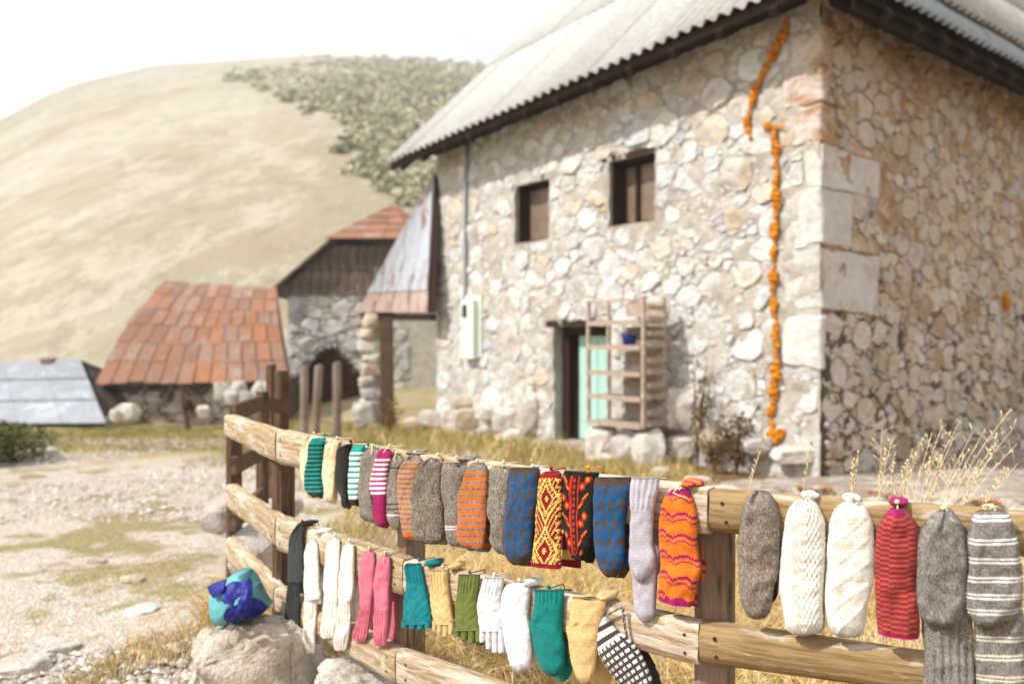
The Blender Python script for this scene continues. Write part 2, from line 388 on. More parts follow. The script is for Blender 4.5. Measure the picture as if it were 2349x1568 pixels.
# near ground: one square sheet; beyond it the sheet goes on to the horizon
xs = np.concatenate([np.linspace(-700, -60, 9), np.linspace(-50, -14, 13), np.arange(-13, 13.01, .22), np.linspace(14, 50, 13), np.linspace(60, 700, 9)])
ys = np.concatenate([np.linspace(-700, -60, 8), np.linspace(-50, -6, 12), np.arange(-5, 22.01, .22), np.linspace(23, 44, 16)])
X, Y = np.meshgrid(xs, ys); Z = ground_z(X, Y)
fl = np.stack([X.ravel(), Y.ravel()], 1)
Z = Z + (relief(fl*1.3, .035)+relief(fl*4.0, .012)).reshape(Z.shape)*(np.hypot(X, Y) < 40)
v = np.stack([X, Y, Z], -1).reshape(-1, 3); n = len(xs); i = (np.arange(len(ys)-1)[:, None]*n+np.arange(n-1)).ravel()
o = obj('ground', v, np.stack([i, i+1, i+1+n, i+n], 1), M['ground'], smooth=True, origin=(0, 0, 0)); tag(o, kind='structure')
hv, hf = polar(np.linspace(-2.1, 2.1, 170), np.concatenate([np.linspace(30, 60, 12), np.linspace(66, 360, 80), np.linspace(375, 590, 12)]),
    lambda a, r: hill_z(a, r)+gbase(a, r)-.25*(r < 34))
P2 = hv[:, :2]; hv[:, 2] += relief(P2*.02, 2.2)*np.clip((P2[:, 1]-60)/80, 0, 1)+relief(P2*.07, .6)*np.clip((P2[:, 1]-50)/60, 0, 1)
o = obj('hillside', hv, hf, M['hill'], smooth=True, origin=(0, 0, 0)); tag(o, kind='structure')

# shrubs on the shoulder of the hill: a mass nobody could count
def in_poly(x, y, poly):
    c = False; j = len(poly)-1
    for i in range(len(poly)):
        xi, yi = poly[i]; xj, yj = poly[j]
        if (yi > y) != (yj > y) and x < (xj-xi)*(y-yi)/(yj-yi)+xi: c = not c
        j = i
    return c
WOOD = [(515, 178), (560, 168), (640, 160), (735, 136), (900, 134), (1120, 150), (1180, 170), (1180, 480), (935, 480), (880, 420), (812, 402), (800, 380), (850, 372), (790, 340), (815, 300), (770, 285), (800, 268), (735, 262), (660, 245), (640, 228), (580, 205), (520, 198)]
bv = []; bf = []; bc = []
r2 = random.Random(5)
def shrub(c, w, h, nq, base):
    for _ in range(nq):
        u = r2.uniform(-1, 1); a = r2.uniform(0, 6.283); q = math.sqrt(1-u*u); rr = r2.uniform(.55, 1.0)
        p = Vector((c.x+w*q*math.cos(a)*rr, c.y+w*q*math.sin(a)*rr, c.z+h*.5+h*.5*u*rr))
        s = w*r2.uniform(.28, .5); t1 = Vector((r2.uniform(-1, 1), r2.uniform(-1, 1), r2.uniform(-.6, .6))).normalized()*s
        t2 = t1.cross(Vector((q*math.cos(a), q*math.sin(a), u+.2))).normalized()*s*.9
        b = len(bv); bv.extend([p-t1-t2*.6, p+t1*.7-t2, p+t1+t2*.7, p-t1*.6+t2]); bf.append((b, b+1, b+2, b+3))
        k = r2.uniform(.7, 1.3); bc.append(tuple(x*k for x in base))
cnt = 0
while cnt < 5200:
    x, y = r2.uniform(500, 1180), r2.uniform(130, 480)
    x += r2.gauss(0, 9); y += r2.gauss(0, 6)
    if not in_poly(x, y, WOOD) and r2.random() < .93: continue
    if not in_poly(x, y, WOOD) and not any(in_poly(x+dx, y+dy, WOOD) for dx, dy in ((30, 0), (-30, 0), (0, 22), (0, -22))): continue
    edge = all(in_poly(x+dx, y+dy, WOOD) for dx, dy in ((18, 0), (-18, 0), (0, 14), (0, -14)))
    if not edge and r2.random() < .55: continue
    p = hill_pt(x, y); s = r2.uniform(.7, 1.7)*(p.y/260)**.5
    shrub(p, s, s*.9, 9, r2.choice([srgb('#a39f7c', .9), srgb('#aba585', .9), srgb('#979674', .9), srgb('#b5ad90', .9)])); cnt += 1
for x, y in [(530, 190), (545, 187), (600, 213), (655, 240), (705, 262), (800, 325), (815, 318), (790, 345), (835, 395), (850, 405), (870, 415), (823, 388), (905, 440), (780, 352)]:
    for _ in range(3):
        p = hill_pt(x+r2.uniform(-8, 8), y+r2.uniform(-4, 4)); shrub(p, 1.6*(p.y/260)**.5, 1.7*(p.y/260)**.5, 12, srgb('#9c9a78', .9))
o = obj('shrubland', np.array([tuple(p) for p in bv]), bf, M['leaf'], cols=bc, origin=(0, 200, 0))
tag(o, 'dark green scrub spreading over the shoulder of the hill', 'shrubs', kind='stuff')

# ---------------------------------------------------------------- stone laying
def clip(poly, nx, ny, d):
    """keep nx*x+ny*y <= d"""
    out = []; m = len(poly)
    for i in range(m):
        a = poly[i]; b = poly[(i+1) % m]; da = nx*a[0]+ny*a[1]-d; db = nx*b[0]+ny*b[1]-d
        if da <= 0: out.append(a)
        if (da < 0) != (db < 0) and da != db:
            t = da/(da-db); out.append((a[0]+(b[0]-a[0])*t, a[1]+(b[1]-a[1])*t))
    return out
def lay_stones(u0, u1, w0, w1, size, r, holes=(), top=None, squash=.8, keep=None):
    """random rubble: points thinned by a varying radius, their cells clipped to the openings and the joint taken off"""
    pts = []; tries = 0
    cell = {}
    def near(u, w, rad):
        cu, cw = int(u/.2), int(w/.2)
        for a in range(-3, 4):
            for b in range(-3, 4):
                for (pu, pw, pr) in cell.get((cu+a, cw+b), ()):
                    if math.hypot(pu-u, (pw-w)/squash) < (rad+pr)*.5: return True
        return False
    N = int((u1-u0)*(w1-w0)/(size*size)*14)
    for k in range(N):
        u, w = r.uniform(u0-.1, u1+.1), r.uniform(w0-.1, w1+.1)
        f = 1-k/N; rad = size*(0.42+2.1*f**3.0)*r.uniform(.7, 1.25)
        if near(u, w, rad): continue
        pts.append((u, w, rad)); cell.setdefault((int(u/.2), int(w/.2)), []).append((u, w, rad))
    out = []
    P = np.array(pts)
    for k, (u, w, rad) in enumerate(pts):
        if not (u0 <= u <= u1 and w0 <= w <= w1): continue
        if keep and not keep(u, w): continue
        if any(h[0] < u < h[1] and h[2] < w < h[3] for h in holes): continue
        poly = [(u-.5, w-.5), (u+.5, w-.5), (u+.5, w+.5), (u-.5, w+.5)]
        d = np.hypot(P[:, 0]-u, (P[:, 1]-w)/.74); idx = np.argsort(d)[1:22]
        for j in idx:
            nx, ny = P[j, 0]-u, (P[j, 1]-w)/.5476; fr = rad/(rad+P[j, 2])+r.uniform(-.08, .05); L = math.hypot(nx, ny); nx /= L; ny /= L
            share = ((P[j, 0]-u)*nx+(P[j, 1]-w)*ny)*fr
            poly = clip(poly, nx, ny, nx*u+ny*w+share-.006)
            if len(poly) < 3: break
        for (nx, ny, dd) in ((1, 0, u1), (-1, 0, -u0), (0, 1, w1), (0, -1, -w0)): poly = clip(poly, nx, ny, dd) if len(poly) > 2 else poly
        for h in holes:
            if len(poly) < 3: break
            if min(p[0] for p in poly) < h[1] and max(p[0] for p in poly) > h[0] and min(p[1] for p in poly) < h[3] and max(p[1] for p in poly) > h[2]:
                g = [(h[0]-u, (1, 0, h[0])), (u-h[1], (-1, 0, -h[1])), (h[2]-w, (0, 1, h[2])), (w-h[3], (0, -1, -h[3]))]
                g.sort(key=lambda q: -q[0]); poly = clip(poly, *g[0][1])
        if top and len(poly) > 2: poly = clip(poly, *top)
        if len(poly) < 3: continue
        ar = .5*abs(sum(poly[i][0]*poly[(i+1) % len(poly)][1]-poly[(i+1) % len(poly)][0]*poly[i][1] for i in range(len(poly))))
        if ar < .0014: continue
        # corners knocked off
        q = []
        for i in range(len(poly)):
            a, b = poly[i], poly[(i+1) % len(poly)]
            t = r.uniform(.03, .13); q.append((a[0]+(b[0]-a[0])*t, a[1]+(b[1]-a[1])*t)); e_ = r.uniform(-.07, .05)*math.hypot(b[0]-a[0], b[1]-a[1]); q.append(((a[0]+b[0])/2+(b[1]-a[1])*-e_*.5, (a[1]+b[1])/2+(b[0]-a[0])*e_*.5)) if math.hypot(b[0]-a[0], b[1]-a[1]) > .09 else None; q.append((a[0]+(b[0]-a[0])*(1-t), a[1]+(b[1]-a[1])*(1-t)))
        out.append((ar, q))
    return out
def stone_solid(poly, r, place, proud=.03, depth=.03):
    """a stone from its outline: sunk root, arris, dished face"""
    cu = sum(p[0] for p in poly)/len(poly); cw = sum(p[1] for p in poly)/len(poly); m = len(poly)
    pr = proud*r.uniform(.4, 1.3); tu, tw = r.uniform(-.12, .12), r.uniform(-.12, .12)
    v = []
    for sc, h in ((1.0, -depth), (1.0, pr*.72), (.92, pr*.98), (.5, pr*1.0)):
        for p in poly:
            du, dw = (p[0]-cu), (p[1]-cw)
            k = sc*(1+r.uniform(-.03, .03)) if sc < 1 else 1
            v.append(place(cu+du*k, cw+dw*k, h+(tu*du+tw*dw if sc < 1 else 0)+(r.uniform(-.006, .006) if sc < 1 else 0)))
    v.append(place(cu+r.uniform(-.01, .01), cw+r.uniform(-.01, .01), pr+r.uniform(-.008, .010)))
    f = [(a*m+i, a*m+(i+1) % m, (a+1)*m+(i+1) % m, (a+1)*m+i) for a in range(3) for i in range(m)]
    f += [(3*m+i, 3*m+(i+1) % m, 4*m) for i in range(m)]
    return v, f
def face_out(v, f, n):
    a, b, c = (Vector(v[i]) for i in f[-1][:3])
    return f if (b-a).cross(c-a).dot(Vector(n)) > 0 else [tuple(reversed(q)) for q in f]

# ---------------------------------------------------------------- the stone house
D0 = 8.2
C0 = px(1883, 784, D0); C0.z = 0
EL = Vector((-.8125, 1, 0)).normalized(); ER = Vector((1, .8125, 0)).normalized()
NF = -ER; NS = -EL
def fs(x, y, off=0.0):
    p = on_plane(x, y, C0+NF*off, NF); return (p-C0-NF*off).dot(EL), p.z
def ss(x, y, off=0.0):
    p = on_plane(x, y, C0+NS*off, NS); return (p-C0-NS*off).dot(ER), p.z
def FW(s, z, h=0.0): q = C0+EL*s+NF*h; return Vector((q.x, q.y, z))
def SW(s, z, h=0.0): q = C0+ER*s+NS*h; return Vector((q.x, q.y, z))
LEN, DEP = fs(1003, 700)[0], 7.2
house = empty('stone_house', (C0.x, C0.y, 0), 'old rubble stone house with pale corrugated roof and orange foam down its corner crack', 'house')
OV = .58
(ea, za), (eb, zb) = fs(890, 378, OV), fs(1752, 5, OV)
def eave_z(s): return zb+(za-zb)*(s-eb)/(ea-eb)          # lower edge of the front roof, along the eave
(ra, rza), (rb, rzb) = ss(2048, 4, .62), ss(2349, 162, .62)
def eave_zr(s): return rzb+(rza-rzb)*(s-rb)/(ra-rb)
PITCH = R(44); TP = math.tan(PITCH); PITCH_R = R(61); TPR = math.tan(PITCH_R)
def wall_top(s): return eave_z(s)+OV*TP-.16
def rect(x0, y0, x1, y1):
    a = fs(x0, y0); b = fs(x1, y1); return (min(a[0], b[0]), max(a[0], b[0]), min(a[1], b[1]), max(a[1], b[1]))
W1 = rect(1184, 428, 1261, 548); W2 = rect(1398, 372, 1503, 505); DR = rect(1272, 750, 1400, 1030)
HOLES = [W1, W2, DR]
# front wall with real openings; the mortar is a ragged coat in relief
def mortar_relief(P, amp):
    a = amp*(mnoise.noise(P*5.0)*.75+mnoise.noise(P*12.0)*.6+mnoise.noise(P*27.0)*.4)
    return a+amp*.5*mnoise.noise(P*1.7)
def breaks(lo, hi, step, fixed):
    pts = sorted({lo, hi, *[q for q in fixed if lo < q < hi]}); out = [lo]
    for a_, b_ in zip(pts[:-1], pts[1:]):
        n_ = max(1, int(round((b_-a_)/step))); out += [a_+(b_-a_)*(k+1)/n_ for k in range(n_)]
    return out
def coat(place, s_br, z_br, top, holes, amp, off):
    V = []; F_ = []; ns = len(s_br)
    for j, z in enumerate(z_br):
        for s in s_br:
            t = top(s); zz = min(z, t); q = place(s, zz, 0); V.append(place(s, zz, off+mortar_relief(q, amp)))
    for j in range(len(z_br)-1):
        for i in range(ns-1):
            cs, cz = (s_br[i]+s_br[i+1])/2, (z_br[j]+z_br[j+1])/2
            if any(h[0] < cs < h[1] and h[2] < cz < h[3] for h in holes) or z_br[j] >= max(top(s_br[i]), top(s_br[i+1])): continue
            F_.append((j*ns+i, j*ns+i+1, (j+1)*ns+i+1, (j+1)*ns+i))
    return V, F_
mb = MB()
v_, f_ = coat(FW, breaks(0, LEN, .045, [h[0] for h in HOLES]+[h[1] for h in HOLES]), breaks(-.35, wall_top(0)+.05, .045, [h[2] for h in HOLES]+[h[3] for h in HOLES]), wall_top, HOLES, .036, .012)
mb.add(v_, [q[::-1] for q in f_])
for h in HOLES:
    a, b, c, d = h; D = -.5
    for (p, q) in (((a, c), (a, d)), ((a, d), (b, d)), ((b, d), (b, c)), ((b, c), (a, c))):
        mb.add([FW(*p), FW(*q), FW(*q, D), FW(*p, D)], [(0, 1, 2, 3)])
front = mb.build('front_wall', M['mortar'], house, True)
mb = MB(); tz = lambda s: eave_zr(s)+.62*TPR-.40
v_, f_ = coat(SW, breaks(0, DEP, .045, []), breaks(-.35, max(tz(0), tz(DEP))+.05, .045, []), lambda s: min(tz(s), wall_top(0)+s*.4), [], .030, .004)
mb.add(v_, f_)
side = mb.build('side_wall', M['mortar_side'], house, True)
mb = MB(); mb.add([FW(LEN, -.35), FW(LEN, -.35, -DEP), FW(LEN, wall_top(LEN), -DEP), FW(LEN, wall_top(LEN))], [(0, 1, 2, 3)])
mb.build('end_wall', M['mortar'], house)
mb = MB(); mb.add([FW(0, -.35, -DEP), FW(LEN, -.35, -DEP), FW(LEN, wall_top(LEN), -DEP), FW(0, wall_top(0), -DEP)], [(0, 1, 2, 3)])
mb.build('rear_wall', M['mortar'], house)

FC = [srgb(c, .86) for c in ('#e8e6e3', '#e0dedb', '#d3d4d6', '#e6e1d9', '#dad1c3', '#c8c9cc', '#eceae6', '#d8c6ac', '#d3cec8')]
SCOL = [srgb(c, .86) for c in ('#ddd3c7', '#d3c6b5', '#cac1b9', '#d6c1a6', '#c2a88c', '#dacdba', '#cdb79d', '#b99f86')]
QF = []; 
# corner stones, read from the photograph: rows of (y top, y bottom, reach along the front, reach along the side, colour)
QUO = [(60, 150, 1815, 1905, '#c5a27c'), (155, 240, 1800, 1895, '#b98f68'), (243, 328, 1790, 1912, '#c09a74'), (334, 428, 1845, 2012, '#ded6cd'), (433, 556, 1800, 1950, '#dcd6cf'),
       (566, 714, 1800, 2012, '#d3c9c0'), (724, 842, 1795, 1891, '#e2ddd6')]
r3 = random.Random(21)
def rough_block(corners, n, amp, r):
    """a squared stone whose faces are broken up: corners = 8 points, n cuts"""
    bm = bmesh.new(); vs = [bm.verts.new(c) for c in corners]
    for q in ((0, 3, 2, 1), (4, 5, 6, 7), (0, 1, 5, 4), (1, 2, 6, 5), (2, 3, 7, 6), (3, 0, 4, 7)): bm.faces.new([vs[i] for i in q])
    bmesh.ops.recalc_face_normals(bm, faces=bm.faces[:])
    bmesh.ops.bevel(bm, geom=bm.edges[:], offset=.018, segments=1, affect='EDGES')
    bmesh.ops.subdivide_edges(bm, edges=bm.edges[:], cuts=n, use_grid_fill=True)
    for v in bm.verts:
        k = mnoise.noise_vector(v.co*4.0)*amp+mnoise.noise_vector(v.co*14.0)*amp*.4; v.co += k
    v = [tuple(x.co) for x in bm.verts]; bm.verts.index_update(); f = [tuple(x.index for x in q.verts) for q in bm.faces]; bm.free()
    return v, f
qpolyF = []; qpolyS = []
for (y0, y1, xf, xsd, c) in QUO:
    z1, z0 = fs(1883, y0)[1], fs(1883, y1)[1]; L = fs(xf, 700)[0]; S = ss(xsd, 700)[0]
    o = lambda a, b, z: tuple(C0+EL*a+ER*b+Vector((0, 0, z)))
    e = .024
    cr = [o(-e, -e, z0), o(L, -e, z0), o(L, S, z0), o(-e, S, z0), o(-e, -e, z1), o(L, -e, z1), o(L, S, z1), o(-e, S, z1)]
    # pull the block's hidden corner inwards so that the stone is an L-shaped quoin on neither face too thick
    cr = [tuple(Vector(q)+Vector((r3.uniform(-.02, .02), r3.uniform(-.02, .02), r3.uniform(-.03, .03)))) for q in cr]; v, f = rough_block(cr, 4, .026, r3)
    obj('corner_stone', np.array(v), f, M['stone'], house, [srgb(c, .86)]*len(f), False)
    qpolyF.append((-.1, L+.01, z0, z1)); qpolyS.append((-.1, S+.01, z0, z1))
def front_size(u, w): return True
Ft = (  # sloping top of the wall as a half plane
    -(eave_z(1)-eave_z(0)), 1.0, wall_top(0)-.06)
allst = []
for ar, poly in lay_stones(.02, LEN-.02, -.1, wall_top(0), .150, random.Random(3), [(h[0]-.05, h[1]+.05, h[2]-.04, h[3]+.05) for h in HOLES]+qpolyF, Ft):
    v, f = stone_solid(poly, r3, FW, .026); allst.append((ar, 0, v, face_out(v, f, NF), r3.choice(FC)))
tzs = (tz(1)-tz(0))
for ar, poly in lay_stones(.02, 6.2, -.1, max(tz(0), tz(6.2)), .125, random.Random(4), qpolyS, (-tzs, 1.0, tz(0))):
    v, f = stone_solid(poly, r3, SW, .030); allst.append((ar*.8, 1, v, face_out(v, f, NS), r3.choice(SCOL)))
allst.sort(key=lambda t: -t[0])
rest = {0: MB(), 1: MB()}
for k, (ar, w, v, f, c) in enumerate(allst):
    kk = r3.uniform(.85, 1.1); c = tuple(x*kk for x in c)
    if k < 300: obj('stone', np.array([tuple(p) for p in v]), f, M['stone_side' if w else 'stone'], side if w else front, [c]*len(f), False)
    else: rest[w].add(v, f, c)
for w in (0, 1):
    o = rest[w].build('small_stones', M['stone_side' if w else 'stone'], side if w else front, False); o['kind'] = 'stuff'

# roof: fibre-cement sheets on both slopes, cut at the hip
WAVE = .177
def corrugated(w, l, amp=.031, per=8, rows=2, thick=.008, wave=WAVE):
    n = int(round(w/wave*per)); v = []; f = []
    for lay in (0, 1):
        for j in range(rows):
            for i in range(n+1):
                u = w*i/n; v.append((u, l*j/(rows-1), amp*math.cos(2*math.pi*u/wave)-lay*thick))
    N = (n+1)*rows
    for j in range(rows-1):
        for i in range(n):
            a = j*(n+1)+i; f.append((a, a+1, a+n+2, a+n+1)); f.append((N+a+n+1, N+a+n+2, N+a+1, N+a))
    for i in range(n): f.append((i, N+i, N+i+1, i+1))
    return v, f
roof_c = C0+Vector((0, 0, wall_top(0)))
mb = MB()                                               # dark boarding under the sheets
P = lambda s, t: FW(s, eave_z(s)+t*math.sin(PITCH)-.10, OV-t*math.cos(PITCH))
Pr = lambda s, t: SW(s, eave_zr(s)+t*math.sin(PITCH_R)-.14, .62-t*math.cos(PITCH_R))
TT = (DEP/2+OV)/math.cos(PITCH)
hipn = 3.2
mb.add([P(-.35, .03), P(ea, .03), P(ea, TT), P(hipn, TT)], [(0, 1, 2, 3), (3, 2, 1, 0)])
mb.add([Pr(-.45, .03), Pr(DEP+.4, .03), Pr(DEP-hipn, TT*.72), Pr(hipn, TT*.72)], [(0, 1, 2, 3), (3, 2, 1, 0)])
mb.add([FW(-.4, eave_z(0)+.25, -DEP-.3), FW(ea, eave_z(LEN)+.25, -DEP-.3), P(ea, TT), P(hipn, TT)], [(0, 1, 2, 3), (3, 2, 1, 0)])
mb.add([FW(0, wall_top(0)-.06, .0), FW(LEN, wall_top(LEN)-.06, .0), FW(LEN, wall_top(LEN)-.06, -DEP), FW(0, wall_top(0)-.06, -DEP)], [(0, 1, 2, 3), (3, 2, 1, 0)])
roof = mb.build('roof', M['eave_wood'], house)
# soffit boards, rafter tails, dark beams added to deepen the eave shade
mb = MB(); mb.bar(FW(.15, wall_top(.15)-.20, .02), FW(LEN, wall_top(LEN)-.20, .02), .16, .24); mb.build('eave_shade_beam', M['eave_wood'], house)
mb = MB(); mb.bar(SW(.12, min(tz(.12), wall_top(0))-.22, .03), SW(DEP, tz(DEP)-.46, .03), .18, .30); mb.build('eave_shade_beam', M['eave_wood'], house)
mb = MB(); mb.bar(FW(-.3, eave_z(-.3)-.03, OV-.06), FW(ea, eave_z(ea)-.03, OV-.06), .03, .12); mb.build('fascia_board', M['eave_wood'], house)
mb = MB(); mb.bar(SW(-.3, eave_zr(-.3)-.10, .50), SW(DEP, eave_zr(DEP)-.10, .50), .03, .14); mb.build('fascia_board', M['eave_wood'], house)
for k in range(12):
    s = .2+k*.65
    if s < ea-.1:
        mb = MB(); mb.bar(P(s, .05)-Vector((0, 0, .07)), P(s, 1.0)-Vector((0, 0, .07)), .09, .11); mb.build('rafter', M['eave_wood'], roof)
    mb = MB(); mb.bar(Pr(s, .05)-Vector((0, 0, .08)), Pr(s, 1.0)-Vector((0, 0, .08)), .09, .11); mb.build('rafter', M['eave_wood'], roof)
# hip plane between the two slopes
hd = (EL+ER).normalized(); hip_n = (EL/TP-ER/TPR).normalized(); hip_p = C0-EL*.40-ER*.40
def sheets(place_pt, s0, s1, t1, sign, w, l, col_fn, hipside):
    nrow = int(t1/(l-.15))+1; ncol = int((s1-s0)/(w-.06))+1
    for j in range(nrow):
        for i in range(ncol):
            a = s0+i*(w-.0); t = j*(l-.15)
            ww = min(w, s1-a); ll = min(l, t1-t+.1)
            if ww < .2 or ll < .2: continue
            ww = round(ww/WAVE)*WAVE
            v, f = corrugated(ww, ll)
            jx = r3.uniform(-.012, .012); jt = r3.uniform(-.012, .010)
            V = []
            for (u, q, h) in v:
                V.append(place_pt(a+u, t+q+jt, h+.031+(.005 if (i+j) % 2 else .0)+.012*(1-q/ll)*1.6+jx*.1))
            bm = bmesh.new(); vs = [bm.verts.new(p) for p in V]
            for q in f: bm.faces.new([vs[k] for k in q])
            hp = hip_p; hn = hip_n*hipside
            bmesh.ops.bisect_plane(bm, geom=bm.verts[:]+bm.edges[:]+bm.faces[:], plane_co=hp, plane_no=hn, clear_outer=True)
            if len(bm.faces) < 4: bm.free(); continue
            bm.verts.index_update(); V = np.array([tuple(x.co) for x in bm.verts]); FF = [tuple(x.index for x in q.verts) for q in bm.faces]; bm.free()
            c = col_fn(i, j); obj('roof_sheet', V, FF, M['cement_sheet'], roof, [c]*len(FF), True)
nF = (NF*math.sin(PITCH)+Vector((0, 0, math.cos(PITCH)))).normalized(); nR = (NS*math.sin(PITCH_R)+Vector((0, 0, math.cos(PITCH_R)))).normalized()
def PF(s, t, h): return FW(s, eave_z(s)+t*math.sin(PITCH), OV-t*math.cos(PITCH))+nF*h
def PR(s, t, h): return SW(s, eave_zr(s)+t*math.sin(PITCH_R), .62-t*math.cos(PITCH_R))+nR*h
sheets(PF, -.45, ea, TT, 1, WAVE*6, 3.2, lambda i, j: (1, 1, 1) if r3.random() < .7 else (.9, .9, .88), -1)
sheets(PR, -.5, DEP+.4, .62, 1, WAVE*6, .62, lambda i, j: (.74, .88, 1.0), 1)  # lowest course: blue sky reflection put into the sheet colour
sheets(lambda s, t, h: PR(s, t+.40, h+.075), -.5, DEP+.4, TT-.4, 1, WAVE*6, 1.25, lambda i, j: (1, 1, .98), 1)

# windows: a wooden frame set back in the opening, a grey-brown pane
def window(h, bars, deep, xb=None):
    a, b, c, d = h; mb = MB(); t = .06
    for (p, q) in (((a, c), (a, d)), ((b-t, c), (b-t, d))): mb.box(FW(p[0], c, -deep), EL*t, NF*-.06, Vector((0, 0, d-c)))
    for z in (c, d-t): mb.box(FW(a+t, z, -deep), EL*(b-a-2*t), NF*-.06, Vector((0, 0, t)))
    if xb: mb.box(FW(xb, c+t, -deep+.02), EL*.05, NF*-.05, Vector((0, 0, d-c-2*t)))
    mb.box(FW(b-.001, c, -.05), EL*-.025, NF*-(deep-.05), Vector((0, 0, d-c))); mb.box(FW(a+.001, d-.026, -.05), EL*(b-a-.03), NF*-(deep-.05), Vector((0, 0, .025)))
    w = mb.build('window', M['eave_wood'], house)
    mb = MB(); mb.box(FW(a+t, c+t, -deep-.03), EL*(b-a-2*t), NF*-.01, Vector((0, 0, d-c-2*t))); mb.build('pane', M['pane'], w)
    mb = MB(); mb.box(FW(a-.12, d+.005, .012), EL*(b-a+.24), NF*-.45, Vector((0, 0, .07))); mb.build('lintel', M['eave_wood'], w)
    return w
window(W1, 1, .20); window(W2, 1, .24, fs(1437, 440)[0])
# door: dark frame, mint leaf standing ajar inside
mb = MB(); a, b, c, d = DR
mb.box(FW(b-.12, c, -.16), EL*.12, NF*-.14, Vector((0, 0, d-c))); mb.box(FW(a, c, -.16), EL*.1, NF*-.14, Vector((0, 0, d-c)))
mb.box(FW(a+.1, d-.1, -.16), EL*(b-a-.22), NF*-.14, Vector((0, 0, .1)))
df = mb.build('door_frame', M['eave_wood'], house)
mb = MB(); mb.box(FW(b+.22, d+.003, .02), EL*-(b-a+.4), NF*-.4, Vector((0, 0, .09))); mb.build('lintel', M['eave_wood'], df)
sx = fs(1330, 900, -.25)[0]
dl = MB(); dl.box(FW(a+.1, c+.04, -.25), EL*(sx-a-.1), NF*-.045, Vector((0, 0, (d-c)*.90))); door = dl.build('door', M['mint'], house)
for k in range(4):
    mb = MB(); w_ = (sx-a-.1)/4; mb.box(FW(a+.1+k*w_+.008, c+.06, -.238), EL*(w_-.016), NF*-.012, Vector((0, 0, (d-c)*.88))); mb.build('plank', M['mint'], door)
mb = MB(); mb.box(FW(a-.05, c-.06, .22), EL*(b-a+.1), NF*-.5, Vector((0, 0, .085))); mb.build('threshold', M['terrace'], house)
# conduit and meter box
mb = MB(); pts = []
for (x, y) in ((1072, 330), (1068, 400), (1066, 520), (1066, 640), (1063, 720), (1062, 790)):
    s, z = fs(x, y, .06); pts.append(FW(s, z, .06))
mb.tube(pts, .028, 8); mb.build('conduit', M['pipe'], house, True)
a, b, c, d = rect(1070, 680, 1110, 826)
mb = MB(); mb.box(FW(a, c+.05, .01), EL*(b-a), NF*.05, Vector((0, 0, d-c-.05))); bx = mb.build('meter_box', M['meter'], house)
a, b, c, d = rect(1076, 690, 1103, 822)
mb = MB(); mb.box(FW(a, c, .06), EL*(b-a), NF*.10, Vector((0, 0, d-c))); mb.build('cover', M['meter'], bx)
a, b, c, d = rect(1080, 700, 1089, 728)
mb = MB(); mb.box(FW(a, c, .161), EL*(b-a), NF*.012, Vector((0, 0, d-c))); mb.build('slot', M['black'], bx)
# foam squeezed into the crack
def foam(path, r0):
    """a bead of foam squeezed out unevenly: swollen, flattened against the wall, torn at its edges"""
    pts = []
    for k in range(len(path)-1):
        (x0, y0), (x1, y1) = path[k], path[k+1]; L = math.hypot(x1-x0, y1-y0); n = max(3, int(L/3.5))
        for i in range(n+(k == len(path)-2)):
            t = i/n; x = x0+(x1-x0)*t; y = y0+(y1-y0)*t; q = Vector((x*.02, y*.02, 4.0))
            s, z = fs(x+7*mnoise.noise(q*2.2), y+3*mnoise.noise(q*5)); pts.append((s, z, x, y))
    n = 12; V = []; F_ = []
    for i, (s, z, x, y) in enumerate(pts):
        a_, b_ = pts[max(i-1, 0)], pts[min(i+1, len(pts)-1)]; ts, tz__ = b_[0]-a_[0], b_[1]-a_[1]; L = math.hypot(ts, tz__) or 1; ns_, nz__ = -tz__/L, ts/L
        q = Vector((x*.05, y*.05, 0)); w = r0*(.95+1.1*mnoise.noise(q*.55)+.9*mnoise.noise(q*1.7)+.5*mnoise.noise(q*4)); w = max(w, r0*.18)*(.4 if i in (0, len(pts)-1) else 1)
        for k in range(n):
            an = 2*math.pi*k/n; ww = w*(1+1.1*mnoise.noise(Vector((x*.31, y*.31, k*2.3))))
            V.append(FW(s+ns_*ww*math.cos(an), z+nz__*ww*math.cos(an), .05+.6*ww*math.sin(an)))
    F_ = [(i*n+k, i*n+(k+1) % n, (i+1)*n+(k+1) % n, (i+1)*n+k) for i in range(len(pts)-1) for k in range(n)]
    return obj('foam_seam', np.array([tuple(p) for p in V]), F_, M['foam'], house, None, False)
foam([(1815, 45), (1795, 100), (1750, 180), (1720, 262), (1716, 300), (1732, 322)], .038)
foam([(1755, 292), (1808, 296)], .03)
foam([(1786, 292), (1783, 340), (1787, 400), (1786, 480), (1783, 560), (1776, 650), (1779, 700), (1786, 740), (1784, 800), (1786, 865), (1778, 915)], .034)
foam([(1776, 912), (1777, 960), (1776, 1034)], .042)
foam([(1790, 985), (1802, 1002)], .05)
p = on_plane(2305, 690, C0+NS*.03, NS)
mb = MB(); tmp = bmesh.new(); bmesh.ops.create_icosphere(tmp, subdivisions=2, radius=.1); tmp.verts.index_update()
mb.add([p+Vector((q.co.x, q.co.y, q.co.z*1.5))*(.75+.3*mnoise.noise(q.co*14)) for q in tmp.verts], [tuple(w.index for w in q.verts) for q in tmp.faces]); tmp.free()
mb.build('foam_plug', M['foam'], house, True)

